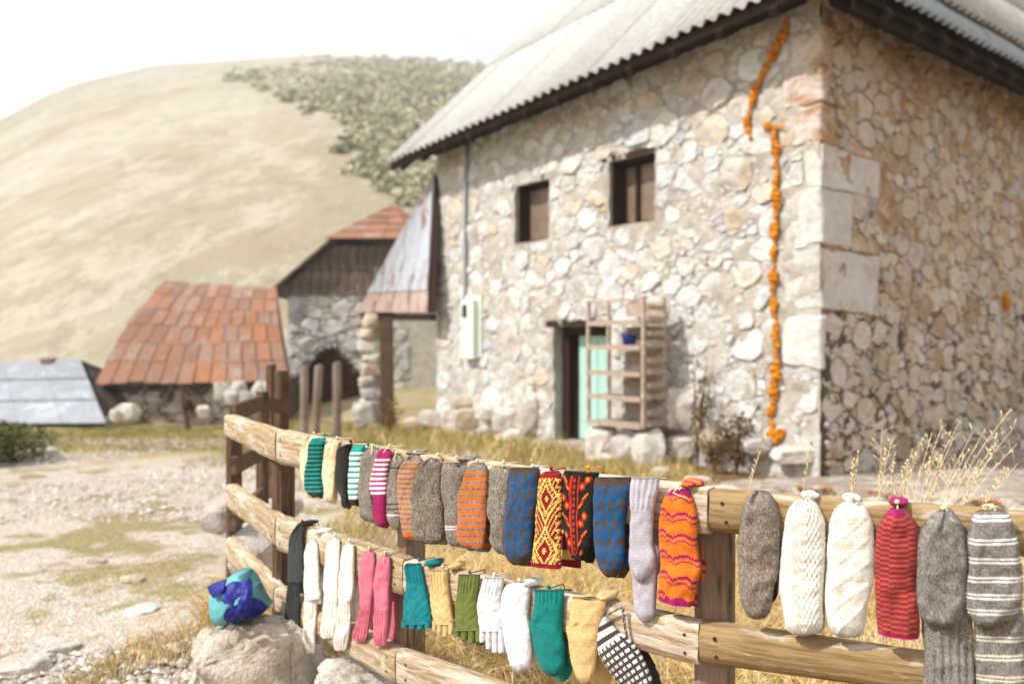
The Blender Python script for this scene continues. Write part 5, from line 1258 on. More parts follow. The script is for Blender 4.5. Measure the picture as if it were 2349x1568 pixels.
# ---------------------------------------------------------------- knitwear
Z = {1: (458.8, 917.6, .4148), 2: (1089.6, 974.9, .3783), 3: (1605.8, 1032.3, .3416)}
def smooth_rows(rows, n):
    a = np.array(rows, float); m = (a[:, 0:2]+a[:, 2:4])/2; L = np.concatenate([[0], np.cumsum(np.hypot(*(m[1:]-m[:-1]).T)+1e-6)])
    t = np.linspace(0, L[-1], n); out = np.zeros((n, 4))
    # monotone cubic through the measured outline
    for k in range(4):
        y = a[:, k]; h = np.diff(L); d = np.diff(y)/h; mm = np.zeros(len(y)); mm[0] = d[0]; mm[-1] = d[-1]
        for i in range(1, len(y)-1): mm[i] = 0 if d[i-1]*d[i] <= 0 else 2*d[i-1]*d[i]/(d[i-1]+d[i])
        if k in (1, 3):
            mm[1:-1] = (d[:-1]+d[1:])/2
        idx = np.clip(np.searchsorted(L, t, 'right')-1, 0, len(h)-1); x = (t-L[idx])/h[idx]; hh = h[idx]
        out[:, k] = (2*x**3-3*x**2+1)*y[idx]+(x**3-2*x**2+x)*hh*mm[idx]+(-2*x**3+3*x**2)*y[idx+1]+(x**3-x**2)*hh*mm[idx+1]
    return out
def conv(rows, z, dx=0, dy=0):
    ox, oy, s = Z[z]; o = []
    for r_ in rows:
        xl, yl, xr, yr = (r_[1], r_[0], r_[2], r_[0]) if len(r_) == 3 else r_
        o.append((ox+(xl+dx)*s, oy+(yl+dy)*s, ox+(xr+dx)*s, oy+(yr+dy)*s))
    return o
class Knit:
    def __init__(s): s.v = []; s.f = []; s.c = []
def knit_panel(K, rows, bay, off, T, colf, seed, rib=(), st=(.0046, .0036), back=False, ends=(1, 1), wrinkle=.003, fuzz=350, vcol=True, cable=None):
    """rows: outline in picture coordinates, top to bottom; a stitch grid swelling off the rail"""
    p, e, n = bay_frame(bay); sg = -1 if back else 1
    q0 = rows[0]; q1 = rows[-1]
    c0 = bp(bay, (q0[0]+q0[2])/2, (q0[1]+q0[3])/2, off); c1 = bp(bay, (q1[0]+q1[2])/2, (q1[1]+q1[3])/2, off)
    length = math.hypot(c1[0]-c0[0], c1[1]-c0[1]); wmax = max(abs(bp(bay, r_[2], r_[3], off)[0]-bp(bay, r_[0], r_[1], off)[0]) for r_ in rows)
    nj = max(10, int(length/st[1])); ni = max(6, int(wmax/st[0])); R4 = smooth_rows(rows, nj+1)
    rl = random.Random(seed); nc = 2*ni; base = len(K.v); dzr = length/nj
    for j in range(nj+1):
        sl_, zl = bp(bay, R4[j, 0], R4[j, 1], off); sr_, zr_ = bp(bay, R4[j, 2], R4[j, 3], off)
        v = j/nj; te = 1.0; sl_ += .0022*mnoise.noise(Vector((v*length*22, seed, 1)))+.001*mnoise.noise(Vector((v*length*70, seed, 5))); sr_ += .0022*mnoise.noise(Vector((v*length*22, seed, 9)))+.001*mnoise.noise(Vector((v*length*70, seed, 7)))
        if ends[0]: te *= min(1, .25+.75*math.sqrt(min(1, v/.10)))
        if ends[1]: te *= min(1, .25+.75*math.sqrt(min(1, (1-v)/.10)))
        ribk = sum(1.0 for (a, b) in rib if a <= v <= b)
        for c in range(nc+1):
            u = c/nc; prof = max(0.0, 1-abs(2*u-1)**3.2)**.5
            s_ = sl_+(sr_-sl_)*u; z_ = zl+(zr_-zl)*u
            h = T*prof*te
            if prof > .3:
                h += wrinkle*mnoise.noise(Vector((u*wmax*24+seed, v*length*16, seed*.7)))+wrinkle*.5*mnoise.noise(Vector((u*wmax*60, v*length*45, seed)))
                if ribk: h += .0019*math.cos(u*ni*math.pi*2/3)*min(1, prof)
                else: h += .0006*(1 if c % 2 else -1)+.0004*(1 if j % 2 else -1)
                if cable: h += cable(u, v)*.0016
            if c % 2 and not ribk: z_ -= dzr*.55
            K.v.append(tuple(p+e*s_+n*(off+sg*max(h, 0.0))+Vector((0, 0, z_))))
    W = nc+1
    for j in range(nj):
        for c in range(nc):
            a = base+j*W+c; q = (a, a+W, a+W+1, a+1); K.f.append(q if sg > 0 else q[::-1])
            col = colf(min(c//2, ni-1), j, ni, nj, rl); k = rl.uniform(.93, 1.07); K.c.append((col[0]*k, col[1]*k, col[2]*k))
    for j in range(nj):
        a = base+j*W; q = (a, a+nc, a+W+nc, a+W); K.f.append(q if sg > 0 else q[::-1]); K.c.append(colf(ni//2, j, ni, nj, rl))
    for j, fl in ((0, False), (nj, True)):
        ring = [base+j*W+c for c in range(nc+1)]; K.f.append(tuple(ring if fl == (sg > 0) else ring[::-1])); K.c.append(tuple(x*.8 for x in colf(ni//2, min(j, nj-1), ni, nj, rl)))
    for _ in range(fuzz):                               # loose fibres
        fi = rl.randrange(nj*nc); j, c = divmod(fi, nc)
        if rl.random() < .5: c = rl.choice([0, 1, nc-2, nc-1])
        a = Vector(K.v[base+j*W+c]); side = (c/nc-.5)*2
        d = (e*side*rl.uniform(.2, 1.2)+n*sg*rl.uniform(.1, 1)+Vector((0, 0, rl.uniform(-.7, .7)))+e*rl.uniform(-.3, .3)).normalized()*rl.uniform(.002, .0065)
        w = d.cross(Vector((rl.uniform(-1, 1), rl.uniform(-1, 1), rl.uniform(-1, 1)))).normalized()*.00022
        b = len(K.v); K.v += [tuple(a-w), tuple(a+w), tuple(a+d)]; K.f.append((b, b+1, b+2)); col = colf(min(c//2, ni-1), j, ni, nj, rl); K.c.append(tuple(min(1, x*1.15+.02) for x in col))
    return K
def knit_obj(K, name, parent): return obj(name, np.array(K.v), K.f, M['wool'], parent, K.c, True)

C = {k: srgb(v, .88) for k, v in dict(cream='#ecdcb4', ivory='#f0ebe0', black='#26231f', teal='#0f8f86', tealL='#1b9c90', white='#f1efec', grey='#857b70', greyL='#9d9388', greyD='#6a6157', mag='#a3195d', magL='#b52a70', orange='#e0702a',
    orangeB='#ee7a22', rust='#c4542a', blue='#1f5687', brown='#584638', red='#8e1420', yellow='#f0cc6a', scarlet='#cf3018', amber='#f2a52a', lav='#bdb6c0', char='#3d4040', pink='#d9748a', beige='#e0be84', olive='#6f7a3c', pwhite='#e9e7ea', crim='#932a3b', navyteal='#123c40', smoke='#8d8880').items()}
def solid(c, var=.05):
    def f(i, j, ni, nj, r):
        k = 1+r.uniform(-var, var); return (c[0]*k, c[1]*k, c[2]*k)
    return f
def heather(a=C['grey'], b=C['greyL'], c=C['greyD']):
    def f(i, j, ni, nj, r):
        t = r.random(); q = a if t < .5 else (b if t < .78 else c); return q
    return f
def bands(base, spec):
    """spec: list of (v0, v1, colour function) over the base"""
    def f(i, j, ni, nj, r):
        v = j/nj
        for (a, b, g) in spec:
            if a <= v < b: return g(i, j, ni, nj, r)
        return base(i, j, ni, nj, r)
    return f
def stripes(a, b, na, nb, w=None):
    def f(i, j, ni, nj, r):
        jj = j+(w(i, ni) if w else 0); return (a if jj % (na+nb) < na else b)(i, j, ni, nj, r)
    return f
def blue_brown(kind):
    B, N, P_ = solid(C['blue']), solid(C['brown']), solid(srgb('#7a3f86', .8))
    def f(i, j, ni, nj, r):
        if kind == 0:                                   # slanting leaves on blue, ribbed with brown lines
            c = (i+j//3) % 9; ph = j % 17; on = (c < 3 and ph < 12) or (c == 5 and j % 4 < 2) or (c == 7 and ph > 8)
            if i % 7 == 3 and j % 11 < 2: return P_(i, j, ni, nj, r)
        else:                                           # rows of small triangles over broken stripes
            k = abs((i+(4 if (j//15) % 2 else 0)) % 8-4); ph = j % 15; on = (ph < 8 and k < ph*.42) or (ph >= 8 and i % 3 == 0 and j % 5 < 4)
        return (N if on else B)(i, j, ni, nj, r)
    return f
def fair_isle(i, j, ni, nj, r):
    c = ni/2-.5; k = abs(i-c); ph = j % 44; d = abs(ph-22)
    col = C['red']
    ring = k+d*.55
    if abs(ring-11) < 1.1 or abs(ring-6.5) < .7 or ring < 1.8: col = C['yellow']
    elif (int(k)+j) % 4 == 0 and 6.8 < ring < 10: col = C['yellow']
    elif k > c-2.5 and j % 6 < 2: col = C['yellow']
    elif ring > 13 and (int(k)*2+j) % 7 < 2: col = C['yellow']
    elif abs(ring-9) < .8 and j % 5 == 0: col = srgb('#3f8f86', .8)
    kk = r.uniform(.93, 1.07); return tuple(x*kk for x in col)
def flowers(i, j, ni, nj, r):
    v = j/nj; col = C['black']
    if v > .93: return col
    lane = (i-ni*.44)
    if abs(lane) < 4.2:
        if abs(abs(lane)-3.2) < .6: col = C['scarlet']
        elif abs(lane) < .8 and j % 5 < 3: col = C['scarlet']
    else:
        k = abs(lane)-4.2; ph = j % 30; sh_ = 15 if lane < 0 else 0; ph = (j+sh_) % 30
        hit = False
        for (fx, fy) in ((5.6, 5), (2.2, 11)):
            rr = math.hypot(k-fx, (ph-fy)*.8)
            if rr < 1.0: col = C['amber']; hit = True
            elif rr < 2.5 and not hit: col = C['scarlet']; hit = True
        if not hit and 16 < ph < 29 and abs(k-(28-ph)*.55-.4) < 1.25: col = C['scarlet'] if (ph+int(k)) % 4 else C['amber']
    kk = r.uniform(.92, 1.08); return tuple(x*kk for x in col)
def checks(i, j, ni, nj, r):
    D, Wt = srgb('#4a4042', .85), srgb('#efe9df', .88); v = j/nj
    if v < .30: on = (j % 7) < 4
    elif v > .94: on = False
    else: on = (i % 3) < 2 and (j % 4) < 2
    return tuple(x*r.uniform(.92, 1.06) for x in (Wt if on else D))
def wavy(i, ni): return int(2.2*math.sin(i*.55)+1.5*math.sin(i*.23+1))
def double_lines(a, b):
    def f(i, j, ni, nj, r):
        q = (j+wavy(i, ni)) % 13; return (b if q in (0, 1, 4) else a)(i, j, ni, nj, r)
    return f
def chev(i, ni): return int(abs(i-ni/2)*.25)

def tie(parent, bay, x, y, T, col, r, loop=None, drop=.02, name='yarn_tie'):
    s, z = bp(bay, x, y, .006); mb = MB(); zt = max(z, 0)
    pts = [BW(bay, s, z-.006, T*.7+.004), BW(bay, s+.002, z+.003, T*.3), BW(bay, s+.004, z+.003, -RT*.4), BW(bay, s+.004, z+.001, -RT-.004), BW(bay, s+.004, z-.02, -RT-.012)]
    mb.tube(pts, .0016, 5, col)
    if loop is None: loop = r.random() < .6 and sum(col) > 1.2
    if loop:
        for sg in (-1, 1):
            l = []; R_ = r.uniform(.005, .010)
            for k in range(9):
                a = 2*math.pi*k/8; l.append(BW(bay, s+sg*(R_*(1-math.cos(a)))*.7, z+.002+R_*math.sin(a)*.5*sg+r.uniform(-.002, .003), T*.35-.006*(1-math.cos(a))))
            mb.tube(l, .0017, 4, col)
        mb.tube([BW(bay, s, z+.006, T*.6), BW(bay, s+r.uniform(-.02, .02), z-.012, T+.006), BW(bay, s+r.uniform(-.03, .03), z-drop, T+.008)], .0015, 4, col)
    kn = []; tmp = bmesh.new(); bmesh.ops.create_icosphere(tmp, subdivisions=1, radius=.0055); tmp.verts.index_update(); c = BW(bay, s, z+.007, T*.55)
    mb.add([c+q.co for q in tmp.verts], [tuple(w.index for w in q.verts) for q in tmp.faces], col); tmp.free()
    return mb.build(name, M['yarn'], parent, True)
def top_fold(parent, bay, x, y, wx, colf, seed, hh=.0085, dep=None, name='top_fold'):
    """the gathered end of the pair lying over the rail"""
    s, z = bp(bay, x, y, 0.0); w = wx*.6; z -= .002; dep = dep or (RT+.012); v = []; f = []; c = []; nu, nv = 18, 10; rl = random.Random(seed)
    p, e, n = bay_frame(bay)
    for j in range(nv+1):
        th = math.pi*j/nv
        for i in range(nu):
            ph = 2*math.pi*i/nu; k = 1+.35*mnoise.noise(Vector((math.cos(ph)*2+seed, math.sin(ph)*2, th)))
            q = Vector((math.sin(th)*math.cos(ph)*w*.5, math.sin(th)*math.sin(ph)*hh, math.cos(th)*dep*.62))*k
            v.append(p+e*(s+q.x)+n*(-RT*.5+q.z)+Vector((0, 0, z+q.y+.003)))
    f = [(j*nu+i, j*nu+(i+1) % nu, (j+1)*nu+(i+1) % nu, (j+1)*nu+i) for j in range(nv) for i in range(nu)]
    c = [colf(i, j, nu, nv, rl) for j in range(nv) for i in range(nu)]
    return obj(name, np.array([tuple(q) for q in v]), f, M['wool'], parent, c, True)

rk5 = random.Random(500)
GRP = 'knitwear hung on the fence rails'
SEED = [100]
def hang(kind, label, bay, z, rows, colf, T=.016, lay=0.003, rib=(), backshift=14, tiecol=C['cream'], tie_at=None, fold=None, second=None, fingers=None, cat=None, ends=(1, 1), wr=.003, fuzz=350, cable=None, backdy=0, part='sock', backcol=None, backrow=None, st=(.0046, .0036)):
    T *= .78; wr *= 1.5; SEED[0] += 1; sd = SEED[0]; R_ = conv(rows, z)
    s, zz = bp(bay, (R_[0][0]+R_[0][2])/2, R_[0][1], lay); root = empty(kind, BW(bay, s, zz, lay), label, cat or kind.replace('_pair', '').replace('_', ' '), GRP)
    K = Knit(); knit_panel(K, R_, bay, lay, T, colf, sd*.37, rib, st, ends=ends, wrinkle=wr, fuzz=fuzz, cable=cable)
    if fingers:
        for fr in fingers: knit_panel(K, conv(fr, z), bay, lay+.001, T*.85, colf, sd*.91, (), ends=(0, 0), wrinkle=.001, fuzz=40)
    knit_obj(K, part, root)
    if second:                                          # its other half, seen below or beside it
        for sec in second:
            K = Knit(); knit_panel(K, conv(sec['rows'], z), bay, sec.get('off', .001), sec.get('T', T*.8), sec.get('col', colf), sd*.55, sec.get('rib', ()), ends=sec.get('ends', (1, 1)), wrinkle=wr, fuzz=200, back=sec.get('back', False)); knit_obj(K, sec.get('name', part), root)
    if backshift is not None:
        bf_ = -RT-.004; K = Knit()
        RB_ = conv(backrow or rows, z, backshift, 0); yt = RB_[0][1]+3; dyb = backdy*Z[z][2]; yb = RB_[-1][1]; RB_ = [(a, yt+(b-yt+3)*(yb+dyb-yt)/(yb-yt), c, yt+(d-yt+3)*(yb+dyb-yt)/(yb-yt)) for (a, b, c, d) in RB_]
        knit_panel(K, RB_, bay, bf_, T, backcol or colf, sd*.77, rib, (.0075, .006), True, ends, wr, 60); 
        if fingers and not backrow:
            for fr in fingers: knit_panel(K, conv(fr, z, backshift, backdy), bay, bf_-.001, T*.8, backcol or colf, sd*.9, (), (.0075, .006), True, (0, 0), .001, 20)
        knit_obj(K, part, root)
    tx, ty = ((R_[0][0]+R_[0][2])/2, R_[0][1]) if tie_at is None else (Z[z][0]+tie_at[0]*Z[z][2], Z[z][1]+tie_at[1]*Z[z][2])
    if tiecol: tie(root, bay, tx, ty, T, tiecol, rk5)
    if fold: top_fold(root, bay, Z[z][0]+fold[0]*Z[z][2], Z[z][1]+fold[1]*Z[z][2], fold[2], fold[3] if len(fold) > 3 else colf, sd)
    return root
S = hang
cr, iv, bk, wh, gh = solid(C['cream']), solid(C['ivory']), solid(C['black']), solid(C['white']), heather()
teal = solid(C['teal'])
GHD = heather(srgb('#7b7064', .86), srgb('#958b7e', .86), srgb('#5b5249', .86))
# upper rail, from the corner of the fence
S('sock_pair', 'cream knitted sock half hidden by the teal and navy striped one', 1, 1, [(190, 605, 650), (225, 578, 660), (300, 556, 650), (400, 560, 650), (470, 578, 655), (525, 600, 650), (540, 615, 640)], cr, .014, .002, tie_at=(630, 192))
S('sock_pair', 'teal sock with thin navy stripes and a dark toe', 1, 1, [(208, 625, 700), (235, 610, 692), (300, 600, 680), (400, 584, 672), (470, 586, 676), (510, 600, 680), (532, 625, 672)], bands(stripes(teal, solid(srgb('#123436', .8)), 2, 2), [(0, .10, teal), (.93, 1.1, bk)]), .016, .018, tiecol=C['teal'], tie_at=(690, 200))
S('sock_pair', 'cream textured sock between the teal striped and the black one', 1, 1, [(215, 720, 765), (235, 690, 772), (330, 668, 755), (400, 668, 748), (500, 682, 745), (545, 690, 740), (562, 705, 730)], cr, .016, wr=.004, tie_at=(760, 218))
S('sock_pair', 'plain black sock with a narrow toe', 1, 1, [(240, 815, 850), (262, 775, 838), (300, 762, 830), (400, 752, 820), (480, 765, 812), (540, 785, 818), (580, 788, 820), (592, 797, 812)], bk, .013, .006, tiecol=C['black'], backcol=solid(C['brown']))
S('sock_pair', 'white sock with teal stripes, teal top and dark toe', 1, 1, [(246, 850, 915), (275, 842, 912), (350, 832, 900), (450, 822, 890), (520, 826, 880), (560, 835, 880), (578, 850, 875)], bands(stripes(wh, solid(C['tealL']), 3, 2), [(0, .10, solid(C['tealL'])), (.88, 1.1, bk)]), .016, .004, tiecol=C['teal'], tie_at=(930, 256))
S('sock_pair', 'plain grey mottled sock between the white-teal and the magenta striped ones', 1, 1, [(262, 930, 985), (290, 908, 1000), (400, 885, 985), (480, 875, 968), (560, 885, 960), (620, 890, 965), (655, 915, 965), (668, 930, 960)], gh, .018)
S('sock_pair', 'magenta and white striped sock with a solid magenta foot', 1, 1, [(268, 1005, 1045), (285, 988, 1062), (380, 958, 1045), (480, 942, 1035), (515, 955, 1035), (530, 966, 1034), (620, 966, 1030), (670, 972, 1028), (697, 992, 1015)], bands(solid(C['mag']), [(.09, .57, stripes(wh, solid(C['magL']), 2, 2))]), .018, .012, tie_at=(1050, 262))
S('sock_pair', 'grey sock with fine dark and white bands low down, beside the magenta one', 1, 1, [(300, 1065, 1110), (325, 1045, 1125), (420, 1040, 1105), (560, 1035, 1110), (640, 1040, 1113), (690, 1060, 1112), (712, 1075, 1100)], bands(gh, [(.15, .17, bk), (.64, .66, bk), (.70, .72, bk), (.78, .80, wh)]), .015, .002, fold=(1165, 292, .07))
S('sock_pair', 'sock in fine orange and grey stripes with a bright orange toe', 2, 1, [(300, 1165, 1215), (330, 1130, 1232), (430, 1095, 1210), (520, 1098, 1200), (620, 1108, 1205), (700, 1120, 1205), (745, 1130, 1200), (760, 1150, 1190)], bands(stripes(solid(srgb('#d98a5c', .85)), gh, 2, 2), [(0, .06, gh), (.92, 1.1, solid(C['orangeB']))]), .017, .012)
S('sock_pair', 'large plain grey sock between the two orange striped ones, nearer the magenta sock', 2, 1, [(318, 1265, 1310), (345, 1230, 1333), (430, 1195, 1336), (530, 1168, 1336), (600, 1172, 1345), (700, 1180, 1348), (760, 1192, 1345), (788, 1230, 1325)], GHD, .022, .014, backshift=40, tie_at=(1320, 312))
S('sock_pair', 'grey sock with two white lines near its toe', 2, 1, [(345, 1350, 1440), (370, 1337, 1480), (480, 1335, 1450), (600, 1345, 1440), (700, 1362, 1440), (770, 1378, 1450), (803, 1400, 1445)], bands(gh, [(.735, .752, wh), (.772, .788, wh)]), .017, .003, fold=(1450, 330, .075), tie_at=(1420, 328))
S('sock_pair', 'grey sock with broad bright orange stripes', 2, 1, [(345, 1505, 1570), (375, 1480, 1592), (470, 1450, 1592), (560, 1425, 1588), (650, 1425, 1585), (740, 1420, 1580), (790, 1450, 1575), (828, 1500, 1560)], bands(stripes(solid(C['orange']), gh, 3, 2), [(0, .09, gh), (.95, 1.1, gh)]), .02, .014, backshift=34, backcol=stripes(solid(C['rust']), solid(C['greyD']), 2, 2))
S('sock_pair', 'plain grey sock beside the first blue and brown patterned one', 2, 2, [(248, 110, 180), (275, 85, 215), (400, 72, 210), (520, 78, 205), (600, 100, 195), (680, 98, 190), (740, 125, 188), (775, 150, 186)], gh, .018, .004, tie_at=(175, 238))
S('sock_pair', 'blue and brown patterned sock with diagonal figures and violet flecks', 2, 2, [(255, 215, 385), (280, 212, 395), (400, 205, 385), (520, 195, 370), (650, 180, 350), (760, 185, 345), (810, 205, 320), (843, 240, 295)], bands(blue_brown(0), [(0, .045, solid(C['brown'])), (.91, 1.1, solid(C['brown']))]), .022, .012, ends=(0, 1), tiecol=C['pwhite'], tie_at=(355, 262), backshift=40, st=(.0036, .0030))
S('sock_pair', 'dark red sock with a dense yellow fair isle pattern', 2, 2, [(425, 278, 505, 275), (400, 300, 528, 298), (388, 360, 530, 360), (378, 500, 528, 505), (365, 650, 525, 658), (355, 780, 522, 795), (349, 838, 521, 855), (351, 848, 520, 866)], bands(fair_isle, [(0, .05, solid(C['red'])), (.945, 1.1, solid(C['red']))]), .02, .016, ends=(1, 0), tiecol=C['red'], backshift=120, backdy=-10, st=(.0036, .0030))
S('sock_pair', 'black sock with red and orange flowers and leaves', 2, 2, [(545, 272, 755, 286), (535, 300, 750, 310), (530, 400, 735, 400), (532, 520, 722, 520), (540, 620, 720, 620), (560, 720, 705, 718), (585, 780, 675, 778), (620, 815, 660, 815)], bands(flowers, [(0, .03, bk)]), .02, .004, ends=(0, 1), tiecol=C['amber'], tie_at=(690, 272), backshift=55, backdy=10, st=(.0036, .0030))
S('sock_pair', 'blue and brown patterned sock with rows of small triangles beside the lavender one', 2, 2, [(312, 735, 945), (340, 730, 945), (450, 725, 930), (560, 722, 915), (680, 722, 910), (800, 740, 905), (870, 765, 885), (915, 800, 860)], bands(blue_brown(1), [(0, .055, solid(C['brown'])), (.91, 1.1, solid(C['brown']))]), .022, .008, ends=(0, 1), tiecol=None, backshift=45, st=(.0036, .0030))
lav = solid(C['lav'], .03)
S('sock_pair', 'long plain lavender sock with ribbed cuff and its mate hanging lower', 2, 2, [(315, 950, 1120), (380, 945, 1112), (500, 945, 1090), (515, 950, 1086), (620, 945, 1085), (720, 942, 1078), (790, 936, 1095), (850, 942, 1090), (900, 958, 1066), (930, 985, 1045), (946, 1008, 1030)], lav, .02, .018, rib=((0.0, .30),), ends=(0, 1), tiecol=None, backshift=34,
  second=[dict(rows=[(700, 960, 1085), (800, 962, 1106), (850, 960, 1108), (950, 958, 1105), (1050, 965, 1100), (1120, 975, 1095), (1165, 1000, 1080), (1188, 1030, 1062)], off=.002, T=.015)])
S('hat_pair', 'orange knitted cap with wavy magenta stripes beside the fence post', 2, 2, [(1190, 392, 1290, 382), (1175, 408, 1305, 402), (1152, 445, 1320, 440), (1130, 520, 1340, 520), (1122, 640, 1350, 645), (1125, 780, 1358, 790), (1130, 850, 1374, 862), (1120, 960, 1345, 985), (1113, 1032, 1328, 1070), (1112, 1048, 1318, 1092)],
  bands(double_lines(solid(C['orangeB']), solid(C['mag'])), [(0, .035, solid(C['mag'])), (.955, 1.1, solid(C['mag']))]), .028, .006, ends=(1, 0), wr=.005, tie_at=(1255, 372), fold=(1290, 356, .085, stripes(solid(C['orangeB']), solid(C['mag']), 2, 1)), cat='knitted hat', part='cap', backshift=30)
# upper rail beyond the post
herr = lambda u, v: math.cos(2*math.pi*(v*15+abs(u-.5)*9))*(1 if .12 < u < .88 and abs(u-.5) > .03 else 0)
diag = lambda u, v: max(0, math.cos(2*math.pi*(v*6+u*1.6)))**6*(1 if .12 < u < .88 else 0)
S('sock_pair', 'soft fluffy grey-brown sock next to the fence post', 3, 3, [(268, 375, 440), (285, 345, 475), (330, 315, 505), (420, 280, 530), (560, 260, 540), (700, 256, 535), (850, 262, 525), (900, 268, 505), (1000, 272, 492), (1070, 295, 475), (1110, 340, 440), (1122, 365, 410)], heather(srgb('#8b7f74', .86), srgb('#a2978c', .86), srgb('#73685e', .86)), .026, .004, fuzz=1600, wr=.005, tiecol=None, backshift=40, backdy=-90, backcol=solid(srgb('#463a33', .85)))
S('sock_pair', 'white sock with a herringbone pattern, first of the two white ones', 3, 3, [(318, 680, 740), (335, 650, 770), (390, 600, 808), (480, 565, 840), (620, 548, 845), (800, 535, 838), (900, 528, 835), (1000, 545, 830), (1100, 555, 828), (1170, 572, 825), (1210, 600, 800), (1230, 660, 740)], iv, .026, .006, fuzz=1300, cable=herr, tiecol=C['ivory'], fold=(735, 316, .06))
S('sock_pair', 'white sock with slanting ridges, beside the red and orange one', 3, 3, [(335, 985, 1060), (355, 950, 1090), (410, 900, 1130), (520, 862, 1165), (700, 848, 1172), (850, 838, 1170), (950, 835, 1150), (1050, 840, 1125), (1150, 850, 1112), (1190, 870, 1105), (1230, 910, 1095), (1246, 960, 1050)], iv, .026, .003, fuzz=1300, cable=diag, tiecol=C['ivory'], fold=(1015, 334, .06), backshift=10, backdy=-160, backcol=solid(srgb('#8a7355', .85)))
S('hat_pair', 'crimson and orange fine-striped cap with magenta tip and hem', 3, 3, [(1290, 382, 1350, 380), (1265, 402, 1380, 400), (1225, 452, 1425, 450), (1188, 540, 1465, 540), (1175, 700, 1475, 700), (1172, 850, 1460, 850), (1178, 1000, 1462, 1003), (1182, 1100, 1470, 1115), (1186, 1185, 1470, 1225), (1188, 1210, 1465, 1254)],
  bands(stripes(solid(C['crim']), solid(srgb('#bd5f3e', .86)), 2, 1, chev), [(0, .045, solid(C['mag'])), (.965, 1.1, solid(C['mag']))]), .03, .008, ends=(1, 0), fuzz=900, tie_at=(1322, 365), fold=(1340, 356, .06, solid(C['mag'])), cat='knitted hat', part='cap', backshift=None, wr=.005, st=(.0042, .0034))
GR3 = heather(srgb('#87817a', .86), srgb('#9b958d', .86), srgb('#716b64', .86))
S('sock_pair', 'long plain grey sock with its leg hanging below the foot, beside the crimson cap', 3, 3, [(398, 1610, 1680), (420, 1570, 1710), (480, 1515, 1750), (600, 1465, 1785), (760, 1450, 1792), (900, 1450, 1788), (1020, 1452, 1780), (1100, 1480, 1765), (1155, 1530, 1730), (1185, 1590, 1680)], GR3, .03, .016, fuzz=1500, wr=.005, backshift=None,
  second=[dict(rows=[(1000, 1475, 1790), (1150, 1488, 1830), (1300, 1500, 1840), (1568, 1500, 1845), (1800, 1505, 1850)], off=.001, T=.018, rib=((0, 1),), name='leg')])
band6 = bands(GR3, sum([[(a, a+.016, wh), (a+.032, a+.048, wh)] for a in (.03, .215, .375, .53, .68, .80)], []))
S('sock_pair', 'long grey sock with paired white stripes at the edge of the photo', 3, 3, [(398, 1880, 2040), (420, 1845, 2075), (500, 1805, 2105), (650, 1792, 2140), (800, 1788, 2160), (950, 1775, 2165), (1010, 1768, 2165), (1070, 1785, 2140), (1130, 1820, 2090), (1175, 1870, 2020), (1190, 1920, 1970)], band6, .03, .016, fuzz=1500, wr=.005, backshift=None,
  second=[dict(rows=[(1000, 1850, 2160), (1200, 1840, 2180), (1800, 1850, 2195)], off=.001, T=.018, col=bands(GR3, sum([[(a, a+.02, solid(srgb('#e6ddcb', .88))), (a+.032, a+.052, solid(srgb('#e6ddcb', .88)))] for a in (.27, .43, .60, .78)], [])), rib=(), name='leg')])
# lower rail
ch = solid(C['char']); pk = solid(C['pink'])
S('sock_pair', 'long charcoal sock with ribbed cuff at the end of the lower rail', 1, 1, [(678, 545, 590), (695, 535, 580), (740, 510, 578), (850, 492, 575), (1000, 490, 575), (1015, 487, 560), (1150, 475, 552), (1310, 462, 545), (1325, 470, 540)], ch, .016, .006, rib=((.5, 1),), tiecol=C['char'], fold=(570, 682, .04))
S('sock_pair', 'long cream-white sock beside the charcoal one, hanging lowest of the white socks', 1, 1, [(768, 610, 640), (790, 598, 650), (860, 583, 657), (1000, 580, 662), (1090, 583, 668), (1115, 583, 650), (1250, 578, 642), (1385, 573, 635), (1398, 580, 630)], iv, .016, .004, rib=((.55, 1),), tiecol=C['ivory'], tie_at=(645, 745), fold=(655, 728, .06), backshift=45, backdy=-60)
S('sock_pair', 'long cream-white sock in the middle of the three white socks', 1, 1, [(755, 730, 762), (775, 715, 774), (850, 697, 776), (950, 692, 775), (1040, 690, 768), (1060, 692, 768), (1200, 680, 762), (1295, 668, 750), (1312, 680, 745)], iv, .015, .003, rib=((.52, 1),), tiecol=C['ivory'], backshift=None)
S('sock_pair', 'long cream-white sock beside the first pink one', 1, 1, [(785, 812, 842), (805, 800, 853), (880, 780, 855), (1000, 776, 855), (1100, 775, 845), (1115, 778, 838), (1250, 760, 832), (1360, 744, 815), (1380, 752, 805)], iv, .016, .008, rib=((.55, 1),), tiecol=C['ivory'], backshift=30, backdy=-30)
S('sock_pair', 'pink ribbed sock next to the white socks', 1, 1, [(825, 925, 950), (840, 908, 965), (900, 890, 970), (1000, 884, 966), (1120, 895, 955), (1200, 880, 945), (1310, 848, 925), (1332, 860, 915)], pk, .016, .004, rib=((.6, 1),), backshift=20)
S('sock_pair', 'pink ribbed sock next to the teal fingerless glove, darker mate behind the rail', 1, 1, [(850, 1015, 1038), (865, 1000, 1052), (930, 978, 1055), (1050, 968, 1048), (1140, 975, 1050), (1200, 968, 1045), (1330, 966, 1035), (1356, 975, 1030)], pk, .016, .006, rib=((.6, 1),), backshift=62, backdy=-18)
def fing(lst, y0): return [[(y0-14, a, b), (y0, a, b), (y1-6, a+2, b-2), (y1, a+6, b-6)] for (a, b, y1) in lst]
chevk = lambda u, v: max(0, math.cos(2*math.pi*(v*7+abs(u-.5)*3)))**4*(1 if v > .35 and abs(u-.5) > .06 else 0)
